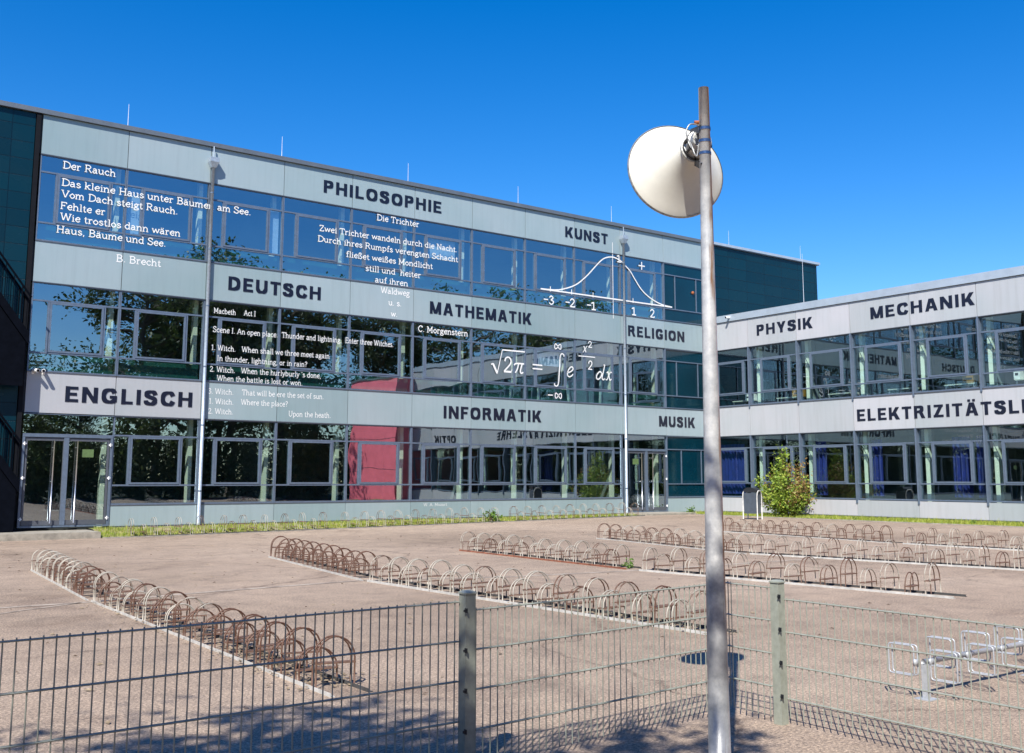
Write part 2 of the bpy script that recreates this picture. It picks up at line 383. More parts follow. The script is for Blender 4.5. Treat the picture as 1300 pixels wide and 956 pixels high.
# pale construction joint that crosses the yard
def joint(pts, w):
    m = MB()
    for (x0, y0), (x1, y1) in zip(pts[:-1], pts[1:]):
        d = Vector((x1-x0, y1-y0)).normalized(); nx, ny = -d.y*w/2, d.x*w/2
        m.quad((x0-nx, y0-ny, gz(x0, y0)+.004), (x1-nx, y1-ny, gz(x1, y1)+.004), (x1+nx, y1+ny, gz(x1, y1)+.004), (x0+nx, y0+ny, gz(x0, y0)+.004))
    return tag(m.build('path', M['joint']), kind='structure')
joint([(-6,13.15),(2.4,13.33),(3.4,13.31),(5.1,13.59),(7.4,13.78),(9.4,12.97),(11.9,12.62),(16.5,12.5),(22,12.4),(32,12.3)], .13)
joint([(-6,12.6),(1.9,12.45),(2.6,12.95),(3.3,13.3)], .06)

# blades of grass, one uncountable thing
def blades(regions, n, h0, h1):
    m = MB(); tot = sum((r[1]-r[0])*(r[3]-r[2]) for r in regions)
    for r in regions:
        k = int(n*(r[1]-r[0])*(r[3]-r[2])/tot)
        for _ in range(k):
            x = random.uniform(r[0], r[1]); y = random.uniform(r[2], r[3]); z = gv(x, y) if x < 29.4 else gz(x, y)
            if math.sin(x*1.7)+math.sin(y*2.3+x*.6)+random.uniform(-1.6,1.6) < -.9: continue
            h = random.uniform(h0, h1)*(1.6 if random.random() < .06 else 1); a = random.uniform(0, 2*PI); w = .011
            dx, dy = math.cos(a)*w, math.sin(a)*w; lx, ly = random.uniform(-.5,.5)*h, random.uniform(-.5,.5)*h
            m.add([(x-dx,y-dy,z),(x+dx,y+dy,z),(x+lx,y+ly,z+h)], [(0,1,2)])
    return m
tag(blades([(8.2,29.3,30.9,32.2),(32.7,34.8,30.95,32.2),(32.4,34.8,12,30.85)], 34000, .05, .13).build('grass', M['grass']), kind='stuff')

# ------------------------------------------------------------------ facade kit
class Fac:
    """u along the wall, d out of the wall, z up"""
    def __init__(s, kind): s.k = kind
    def P(s, u, d, z): return (u, 32.6-d, z) if s.k == 'A' else (35.12-d, u, z)
    def box(s, m, u0, u1, d0, d1, z0, z1):
        a = s.P(u0, d0, z0); b = s.P(u1, d1, z1); m.box(a[0], b[0], a[1], b[1], a[2], b[2])
    def rect(s, m, u0, u1, d, z0, z1):
        m.quad(s.P(u0, d, z0), s.P(u1, d, z0), s.P(u1, d, z1), s.P(u0, d, z1))
FA, FB = Fac('A'), Fac('B')
JA = [6.2,8.76,11.45,14.07,16.73,19.37,22.01,24.63,27.24,29.85,32.48,35.1]
JB = [32.58,30.06,27.42,24.76,22.08,19.40,16.74,14.08,11.42,8.80,6.15]

school = thing('school_building', (6.2,32.6,0), 'long three-storey glass-fronted school building with white poems and dark subject names on its bands', 'building')
wing = thing('school_wing', (35.12,32.6,0), 'lower two-storey school wing with pale bands reading PHYSIK, MECHANIK and ELEKTRIZITÄTSLEHRE', 'building')

def ring(F, m, u0, u1, z0, z1, t, d0, d1):
    F.box(m, u0, u1, d0, d1, z1-t, z1); F.box(m, u0, u1, d0, d1, z0, z0+t)
    F.box(m, u0, u0+t, d0, d1, z0+t, z1-t); F.box(m, u1-t, u1, d0, d1, z0+t, z1-t)

def window(F, root, u0, u1, z0, z1, t1, t2, s0, s1, gd, glassmat, fins=False, sash=True):
    """frame with transoms, fixed panes and one opening sash; u0<u1 in facade metres"""
    fm = M['frame']; g = .004
    a, b = u0+g, u1-g
    m = MB()
    F.box(m, a, b, gd-.10, gd+.035, z1-.045, z1); F.box(m, a, b, gd-.10, gd+.045, z0, z0+.055)
    for s in (a, b-.036): F.box(m, s, s+.036, gd-.10, gd+.04, z0+.055, z1-.045)
    lo, hi = a+.036, b-.036
    F.box(m, lo, hi, gd-.08, gd+.034, t1-.025, t1+.025); F.box(m, lo, hi, gd-.08, gd+.034, t2-.025, t2+.025)
    if sash:
        for s in (s0-.03, s1-.03): F.box(m, s, s+.06, gd-.08, gd+.03, t1+.025, t2-.025)
    if fins:
        F.box(m, u1-.03 if F.k == 'A' else u1-.035, u1+.03, gd+.045, gd+.17, z0-.13, z1-.004)
    fr = m.build('window', fm, root)
    p = MB(); q = .012
    F.rect(p, lo+q, hi-q, gd, z0+.06, t1-.03); F.rect(p, lo+q, hi-q, gd, t2+.03, z1-.05)
    if sash:
        F.rect(p, lo+q, s0-.035, gd, t1+.03, t2-.03); F.rect(p, s1+.035, hi-q, gd, t1+.03, t2-.03)
    else: F.rect(p, lo+q, hi-q, gd, t1+.03, t2-.03)
    pn = p.build('pane', glassmat, fr); W[fr.name] = W[root.name]
    pn.parent = fr
    if sash:
        m = MB(); ring(F, m, s0+.034, s1-.034, t1+.03, t2-.03, .058, gd-.03, gd+.05)
        so = m.build('sash_frame', fm, fr)
        p = MB(); F.rect(p, s0+.095, s1-.095, gd+.022, t1+.092, t2-.092)
        p.build('sash_pane', glassmat, fr)
    return fr

# W for parts-of-parts: sub-part meshes are stored relative to the same root location
_old_build = MB.build
def _build(s, name, mats, parent=None, smooth=False, local=False):
    if parent is not None and parent.name not in W: W[parent.name] = (0,0,0)
    return _old_build(s, name, mats, parent, smooth, local)
MB.build = _build

FLO = [(.68,3.41,1.28,2.80),(4.62,7.33,5.20,6.77),(8.57,11.27,9.15,10.72)]
# ---- building A
def panelrow(F, root, js, z0, z1, mats, mat, name='facade_panel'):
    for i, (a, b) in enumerate(zip(js[:-1], js[1:])):
        u0, u1 = min(a, b)+.010, max(a, b)-.010
        m = MB(); F.box(m, u0, u1, -.04, 0, z0+.006, z1-.006)
        m.build(name, mats.get(i, mat), root)
for z0, z1, special in ((3.41,4.62,{0:'panel_reflect',1:'panel_reflect'}),(7.33,8.57,{}),(11.27,12.50,{})):
    panelrow(FA, school, JA, z0, z1, {k: M[v] for k, v in special.items()}, M['panel_a'])
for i in list(range(1, 9))+[10]:
    m = MB(); FA.box(m, JA[i]+.007, JA[i+1]-.007, -.04, 0, .05, .672); m.build('plinth_panel', M['panel_a'], school)
m = MB()     # the building's own body behind the panels: slabs, backs of the bands, rear walls
for z0, z1 in ((3.42,4.61),(7.34,8.56),(11.28,12.49)): FA.box(m, 6.12, 35.1, -.34, -.045, z0, z1)
FA.box(m, 8.76, 29.85, -.34, -.045, -.3, .66)
m.build('wall', M['wall_dark'], school)
m = MB()
for z in (0.0, 3.98, 7.93): FA.box(m, 6.15, 43.5, -11.5, -.35, z-.14, z)
FA.box(m, 6.15, 43.5, -11.7, -11.5, -.2, 12.4)
m.build('floor_slab', M['interior_dark'], school)
m = MB()
for z in (3.50, 7.44, 11.38): FA.box(m, 6.2, 35.0, -7.0, -.36, z, z+.05)
FA.box(m, 6.2, 35.0, -7.1, -7.0, 0, 12.3)
for k in (0, 3, 6, 9): 
    for z0, z1 in ((.01,3.49),(4.0,7.43),(7.95,11.37)): FA.box(m, JA[k]+(.02 if k == 0 else .1), JA[k]+(.1 if k == 0 else .2), -7.0, -.9, z0, z1)
m.build('interior_wall', M['interior'], school)
for i in range(11):
    for (z0, z1, t1, t2) in FLO:
        fl = FLO.index((z0, z1, t1, t2)); u0, u1 = JA[i], JA[i+1]
        if fl == 0 and i in (0, 9): continue
        if i == 10:      # opaque teal bay: framed panels
            m = MB(); a, b = u0+.004, u1-.004
            FA.box(m, a, b, -.1, .012, z1-.045, z1); FA.box(m, a, b, -.1, .02, z0, z0+.05)
            for s in (a, b-.036): FA.box(m, s, s+.036, -.1, .015, z0+.05, z1-.045)
            for t in (t1, t2): FA.box(m, a+.036, b-.036, -.08, .01, t-.022, t+.022)
            for s in ((u0+.72, u0+2.10) if fl else (u0+.92, u0+2.2)): FA.box(m, s-.02, s+.02, -.08, .008, t1+.022, t2-.022)
            fr = m.build('window', M['frame'], school); W[fr.name] = W[school.name]
            p = MB(); FA.rect(p, a+.03, b-.03, -.03, z0+.04, z1-.04); p.build('teal_panel', M['teal'], fr)
            continue
        window(FA, school, u0, u1, z0, z1, t1, t2, u0+.50, u0+2.12, -.045, M['glass_a'])
        # glazed parapet strip behind the lowest panes
        m = MB(); FA.box(m, u0+.06, u1-.06, -.28, -.24, z0+.02, t1-.03)
        if fl: m.build('parapet', M['parapet_in'], school)
for i in range(1, 11):
    m = MB(); u = JA[i]-.12
    for z0, z1 in ((.01,3.49),(4.0,7.43),(7.95,11.37)): FA.box(m, u-.07, u+.07, -.70, -.50, z0, z1)
    m.build('column', M['column'], school)
for u0, u1, z0, z1 in ((8.86,9.24,9.2,10.7),(13.62,13.98,9.2,10.7),(20.1,21.3,9.9,10.7),(25.2,26.6,6.1,6.75)):
    m = MB(); FA.box(m, u0, u1, -.17, -.16, z0, z1); m.build('roller_blind', M['blind'], school)
# shadow gap and dark base under the plinth
m = MB(); FA.box(m, 8.78, 29.8, -.04, -.005, -.35, .046); FA.box(m, 32.5, 35.1, -.04, -.005, -.2, .046); m.build('base_strip', M['frame_dark'], school)
m = MB(); FA.box(m, 8.78, 29.8, .003, .012, .672-.012, .683); FA.box(m, 32.5, 35.1, .003, .012, .66, .683); m.build('drip_edge', M['frame_dark'], school)
for z in (3.40, 4.625, 7.32, 8.575, 11.26):
    m = MB(); FA.box(m, 6.2, 35.1, .003, .02, z-.012, z+.012); m.build('band_trim', M['frame_dark'], school)
m = MB(); FA.box(m, 6.02, 6.14, -.3, .05, -.2, 12.50); m.build('corner_post', M['rubber'], school)
m = MB(); FA.box(m, -9, 43.7, -11.8, .09, 12.503, 12.65); m.build('coping', M['coping'], school)
m = MB(); FA.box(m, 35.2, 43.75, .093, .12, 12.54, 12.66); m.build('coping_edge', M['coping_light'], school)
# teal clad blocks at either end
m = MB(); FA.box(m, -9, 6.0, -11.0, -.02, -.2, 12.49); m.build('cladding_wall', M['cladding'], school)
m = MB(); FA.box(m, 35.125, 43.6, -11.0, .0, 0, 12.49); m.build('cladding_wall', M['cladding'], school)
# downpipes
for u, in ((11.49,), (29.95,)):
    m = MB(); m.tube([FA.P(u, .11, -.15), FA.P(u, .11, 11.82)], .055, 12)
    dp = m.build('downpipe', M['pipe'], school, smooth=True); W[dp.name] = W[school.name]
    m = MB()
    x, y, _ = FA.P(u, .14, 0)
    m.add([(x-.15,y-.13,12.10),(x+.15,y-.13,12.10),(x+.15,y+.13,12.10),(x-.15,y+.13,12.10),
           (x-.15,y-.13,11.95),(x+.15,y-.13,11.95),(x+.15,y+.13,11.95),(x-.15,y+.13,11.95),
           (x-.075,y-.06,11.76),(x+.075,y-.06,11.76),(x+.075,y+.09,11.76),(x-.075,y+.09,11.76)],
          [(0,1,2,3),(0,4,5,1),(1,5,6,2),(2,6,7,3),(3,7,4,0),(4,8,9,5),(5,9,10,6),(6,10,11,7),(7,11,8,4),(8,11,10,9)])
    m.build('rain_hopper', M['pipe'], dp)
    m = MB(); m.tube([(x, y, 12.10), (x, y+.02, 12.5)], .022, 8); m.build('inlet', M['pipe'], dp)
    m = MB()
    for z in (1.1,3.2,5.1,7.1,9.0,10.9):
        m.tube([FA.P(u, .11, z-.02), FA.P(u, .11, z+.02)], .064, 12)
        FA.box(m, u-.012, u+.012, .0, .06, z-.01, z+.01)
    m.build('pipe_clamp', M['frame'], dp)
for x in (8.86, 14.2, 19.4, 24.7, 29.9, 37.6, 43.1):
    m = MB(); m.tube([(x, 33.2, 12.65), (x, 33.2, 13.6)], [.012,.006], 6); m.build('lightning_rod', M['rod'], school)

# double glass doors
def door(u0, u1, cx, sill, sign_u):
    d = MB(); a, b = u0+.004, u1-.004
    FA.box(d, a, b, -.15, .02, 3.37, 3.41); FA.box(d, a, b, -.15, .035, 2.70, 2.80)
    for s in (a, b-.07): FA.box(d, s, s+.07, -.15, .03, sill, 2.70)
    FA.box(d, a+.07, b-.07, -.15, .03, sill, sill+.05)
    fr = d.build('door', M['frame'], school); W[fr.name] = W[school.name]
    for (p0, p1) in ((a+.09, cx-.02), (cx+.02, b-.09)):
        l = MB(); z0, z1 = sill+.06, 2.685
        FA.box(l, p0, p1, -.06, .0, z1-.09, z1); FA.box(l, p0, p1, -.06, .0, z0, z0+.14)
        FA.box(l, p0, p0+.06, -.06, .0, z0+.14, z1-.09); FA.box(l, p1-.06, p1, -.06, .0, z0+.14, z1-.09)
        l.build('door_leaf', M['frame_dark'], fr)  # stair shade on the leaves painted in by this darker frame colour
        l = MB(); FA.rect(l, p0+.05, p1-.05, -.03, z0+.13, z1-.08); l.build('pane', M['glass_a'], fr)
    l = MB(); FA.box(l, cx-.07, cx+.07, .003, .03, sill+.06, 2.69); l.build('middle_post', M['frame'], fr)
    for hu in (cx-.36, cx+.30):
        h = MB(); h.tube([FA.P(hu, .10, sill+.12), FA.P(hu, .10, 2.60)], .02, 8)
        for z in (sill+.3, 1.4, 2.4): h.tube([FA.P(hu, .0, z), FA.P(hu, .10, z)], .012, 6)
        h.build('handle', M['chrome'], fr, smooth=True)
    for s in (a+.06, b-.07):
        for z in (sill+.25, 1.5, 2.5):
            h = MB(); h.tube([FA.P(s, .045, z-.05), FA.P(s, .045, z+.05)], .02, 8); FA.box(h, s-.05, s+.05, .03, .036, z-.02, z+.02)
            h.build('hinge', M['plastic_white'], fr)
    t = MB(); FA.rect(t, a+.01, b-.01, -.06, 2.81, 3.36); t.build('transom_pane', M['glass_a'], fr)
    g = MB(); FA.box(g, sign_u-.17, sign_u+.17, -.028, -.022, 2.12, 2.36); g.build('notice', M['green_sign'], fr)
    return fr
door(6.2, 8.76, 7.42, .06, 8.05)
door(29.98, 32.48, 31.22, .08, 30.62)
def platform(name, x0, x1, y0, y1, z1):
    m = MB(); m.box(x0, x1, y0, y1, gz(x0, y0)-.1, z1); return tag(m.build(name, M['concrete']), kind='structure')
platform('entrance_step', 3.0, 8.12, 30.95, 32.56, -.03)
platform('entrance_step', 29.9, 32.55, 30.95, 32.56, .075)

# ---- building B (two storeys)
FLB = [(.70,3.41,1.33,2.87),(4.74,7.33,5.27,6.76)]
for z0, z1 in ((3.41,4.72),(7.33,8.60)):
    panelrow(FB, wing, JB, z0, z1, {}, M['panel_b'])
for i in range(10):
    m = MB(); FB.box(m, JB[i+1]+.007, JB[i]-.007, -.04, 0, .08, .68); m.build('plinth_panel', M['panel_b'], wing)
    for (z0, z1, t1, t2) in FLB:
        window(FB, wing, JB[i+1], JB[i], z0, z1, t1, t2, JB[i]-2.14, JB[i]-.58, -.13, M['glass_b'], fins=True)
        if i > 0:
            m = MB(); u = JB[i]-.12
            FB.box(m, u-.08, u+.08, -.72, -.50, .01 if z0 < 2 else 4.06, 3.49 if z0 < 2 else 7.42); m.build('column', M['column'], wing)
        # slanted stay that holds the column head
        if i > 0:
            m = MB(); m.tube([FB.P(JB[i]-.12, -.30, t2-.02), FB.P(JB[i]-.45, -.46, t1+.55)], .014, 6); m.build('window_stay', M['frame'], wing)
m = MB()
for z0, z1 in ((3.42,4.71),(7.34,8.59)): FB.box(m, 6.15, 32.55, -.36, -.045, z0, z1)
FB.box(m, 6.15, 32.55, -.36, -.045, 0, .68)
FB.box(m, 6.05, 6.14, -9.9, 0, 0, 8.6)
m.build('wall', M['wall_dark'], wing)
m = MB()
for z in (0.0, 4.05): FB.box(m, 6.15, 32.5, -9.8, -.37, z-.14, z)
m.build('floor_slab', M['interior_dark'], wing)
m = MB()
for z in (3.50, 7.44): FB.box(m, 6.2, 32.5, -8, -.38, z, z+.05)
FB.box(m, 6.2, 32.5, -8.1, -8.0, 0, 8.4)
for k in (2, 5, 8): FB.box(m, JB[k]+.1, JB[k]+.2, -8.0, -1.1, 4.07, 7.43)
m.build('interior_wall', M['interior'], wing)
m = MB(); FB.box(m, 6.1, 32.58, -10, .06, 8.60, 8.90); m.build('coping', M['coping_light'], wing)
m = MB(); FB.box(m, 6.1, 32.58, .003, .03, .055, .078); m.build('drip_edge', M['frame_dark'], wing)
m = MB(); FB.box(m, 6.1, 32.2, -.04, -.02, -.1, .055); m.build('base_strip', M['frame_dark'], wing)
for z, d in ((3.405,.02),(4.725,.03),(7.325,.02),(8.597,.02)):
    m = MB(); FB.box(m, 6.15, 32.58, .003, d, z-.012, z+.012); m.build('band_trim', M['frame_dark'], wing)
m = MB(); m.tube([(36.6, 28.1, 8.9), (36.6, 28.1, 11.4)], [.014,.007], 6); m.build('lightning_rod', M['rod'], wing)

# ------------------------------------------------------------------ lettering

def smooth(pts, n=5):
    out = []; P = [Vector((a, b)) for a, b in pts]; k = len(P)
    for i in range(k-1):
        p0, p1, p2, p3 = P[max(i-1,0)], P[i], P[i+1], P[min(i+2,k-1)]
        for j in range(n):
            t = j/n
            out.append(.5*((2*p1)+(p2-p0)*t+(2*p0-5*p1+4*p2-p3)*t*t+(3*p1-p0-3*p2+p3)*t**3))
    out.append(P[-1]); return [(p.x, p.y) for p in out]

BW, BT = .232, .182
def _v(x): return ('d', x, 0, x, 1, BW)
BG = {   # bold grotesque capitals: 'd' slanted or upright bar cut level, 'h' level bar, 'c' curved band
'P': (.74, _v(.125), ('c',(.12,.90),(.42,.90),(.58,.82),(.58,.60),(.42,.50),(.12,.49))),
'H': (.86, _v(.125), _v(.73), ('h',.2,.66,.52)),
'I': (.25, _v(.125)),
'L': (.66, _v(.125), ('h',.2,.66,.10)),
'O': (.90, ('c',(.45,.895),(.20,.80),(.125,.5),(.20,.20),(.45,.105),(.70,.20),(.775,.5),(.70,.80),(.45,.895))),
'S': (.76, ('c',(.64,.70),(.55,.87),(.36,.905),(.15,.82),(.15,.65),(.36,.54),(.58,.44),(.63,.27),(.50,.12),(.34,.095),(.14,.17),(.10,.32))),
'E': (.70, _v(.125), ('h',.2,.70,.10), ('h',.2,.68,.90), ('h',.2,.62,.51)),
'F': (.66, _v(.125), ('h',.2,.66,.90), ('h',.2,.58,.50)),
'D': (.84, _v(.125), ('c',(.12,.90),(.38,.90),(.64,.78),(.71,.5),(.64,.22),(.38,.10),(.12,.10))),
'U': (.84, ('c',(.125,1),(.125,.62),(.14,.30),(.26,.13),(.42,.105),(.58,.13),(.70,.30),(.715,.62),(.715,1))),
'T': (.74, _v(.37), ('h',0,.74,.90)),
'C': (.84, ('c',(.72,.68),(.62,.86),(.44,.895),(.20,.80),(.125,.5),(.20,.20),(.44,.105),(.62,.14),(.73,.33))),
'G': (.90, ('c',(.72,.70),(.62,.86),(.44,.895),(.20,.80),(.125,.5),(.20,.20),(.44,.105),(.62,.14),(.76,.24)), ('h',.46,.86,.43), ('d',.75,.12,.75,.5,.21)),
'K': (.86, _v(.125), ('d',.28,.30,.70,1,.30), ('d',.72,0,.42,.58,.31)),
'N': (.86, _v(.12), _v(.74), ('d',.13,1,.73,0,.27)),
'M': (1.0, _v(.115), _v(.885), ('d',.15,1,.47,.04,.24), ('d',.85,1,.53,.04,.24)),
'A': (.90, ('d',.13,0,.40,1,.25), ('d',.77,0,.50,1,.25), ('h',.25,.65,.30)),
'R': (.84, _v(.125), ('c',(.12,.90),(.44,.90),(.60,.82),(.60,.63),(.44,.53),(.12,.52)), ('d',.71,0,.50,.50,.27)),
'Y': (.84, ('d',.42,0,.42,.46,.25), ('d',.42,.36,.14,1,.27), ('d',.42,.36,.70,1,.27)),
'Z': (.74, ('h',.04,.72,.90), ('h',.0,.74,.10), ('d',.16,.1,.58,.9,.28)),
}
BG['Ä'] = BG['A']+(('d',.28,1.07,.28,1.25,.19), ('d',.62,1.07,.62,1.25,.19))
def band(m, F, Lp, Rp, d):
    k = len(Lp); fr = [F.P(q[0], d, q[1]) for q in Lp+Rp]; bk = [F.P(q[0], .001, q[1]) for q in Lp+Rp]
    fs = [(i, i+1, i+1+k, i+k) for i in range(k-1)]
    n = 2*k
    fs += [(i, i+1, i+1+n, i+n) for i in range(k-1)]+[(k+i, k+i+1, k+i+1+n, k+i+n) for i in range(k-1)]+[(0, k, k+n, n), (k-1, 2*k-1, 2*k-1+n, k-1+n)]
    m.add(fr+bk, fs)
def word(F, root, text, u0, u1, z0, z1):
    gap = .20; tot = sum(BG[c][0] for c in text)+gap*(len(text)-1)
    k = (u1-u0)/tot; H = z1-z0; m = MB(); x = 0; n = 0
    f = lambda p: (u0+(x+p[0])*k, z0+p[1]*H)
    for c in text:
        for st in BG[c][1:]:
            n += 1; d = .014+.0005*(n % 6)
            if st[0] == 'd':
                _, xa, ya, xb, yb, w = st
                band(m, F, [f((xa-w/2, ya)), f((xb-w/2, yb))], [f((xa+w/2, ya)), f((xb+w/2, yb))], d)
            elif st[0] == 'h':
                band(m, F, [f((st[1], st[3]+BT/2)), f((st[2], st[3]+BT/2))], [f((st[1], st[3]-BT/2)), f((st[2], st[3]-BT/2))], d)
            else:
                P = [Vector(p) for p in smooth(st[1:], 5)]; closed = (P[0]-P[-1]).length < 1e-4; L_, R_ = [], []
                for i, p in enumerate(P):
                    a = P[i]-P[i-1] if i else (P[-1]-P[-2] if closed else P[1]-P[0]); b = P[i+1]-P[i] if i < len(P)-1 else (P[1]-P[0] if closed else P[-1]-P[-2])
                    t = (a.normalized()+b.normalized()).normalized(); nn = Vector((-t.y, t.x))
                    w = BT*abs(nn.y)+BW*abs(nn.x); L_.append(f(p+nn*w/2)); R_.append(f(p-nn*w/2))
                band(m, F, L_, R_, d)
        x += BG[c][0]+gap
    return m.build('lettering', M['ink'], root)
for t, u0, u1, z0, z1 in (('PHILOSOPHIE',15.57,20.55,11.65,12.11),('DEUTSCH',12.2,15.57,7.73,8.19),('KUNST',26.73,29.12,11.62,12.08),
        ('MATHEMATIK',20.09,24.92,7.70,8.17),('RELIGION',30.25,33.73,7.70,8.17),('ENGLISCH',7.30,11.16,3.77,4.24),
        ('INFORMATIK',20.75,25.42,3.76,4.23),('MUSIK',32.04,34.29,3.80,4.27)):
    word(FA, school, t, u0, u1, z0, z1)['label'] = 'dark navy letters reading ' + t
for t, u0, u1, z0, z1 in (('PHYSIK',29.54,26.57,7.77,8.24),('MECHANIK',23.78,19.47,7.78,8.25),('ELEKTRIZITÄTSLEHRE',24.60,16.0,3.78,4.25),('OPTIK',11.6,9.1,3.78,4.25)):
    word(FB, wing, t, u0, u1, z0, z1)['label'] = 'dark navy letters reading ' + t

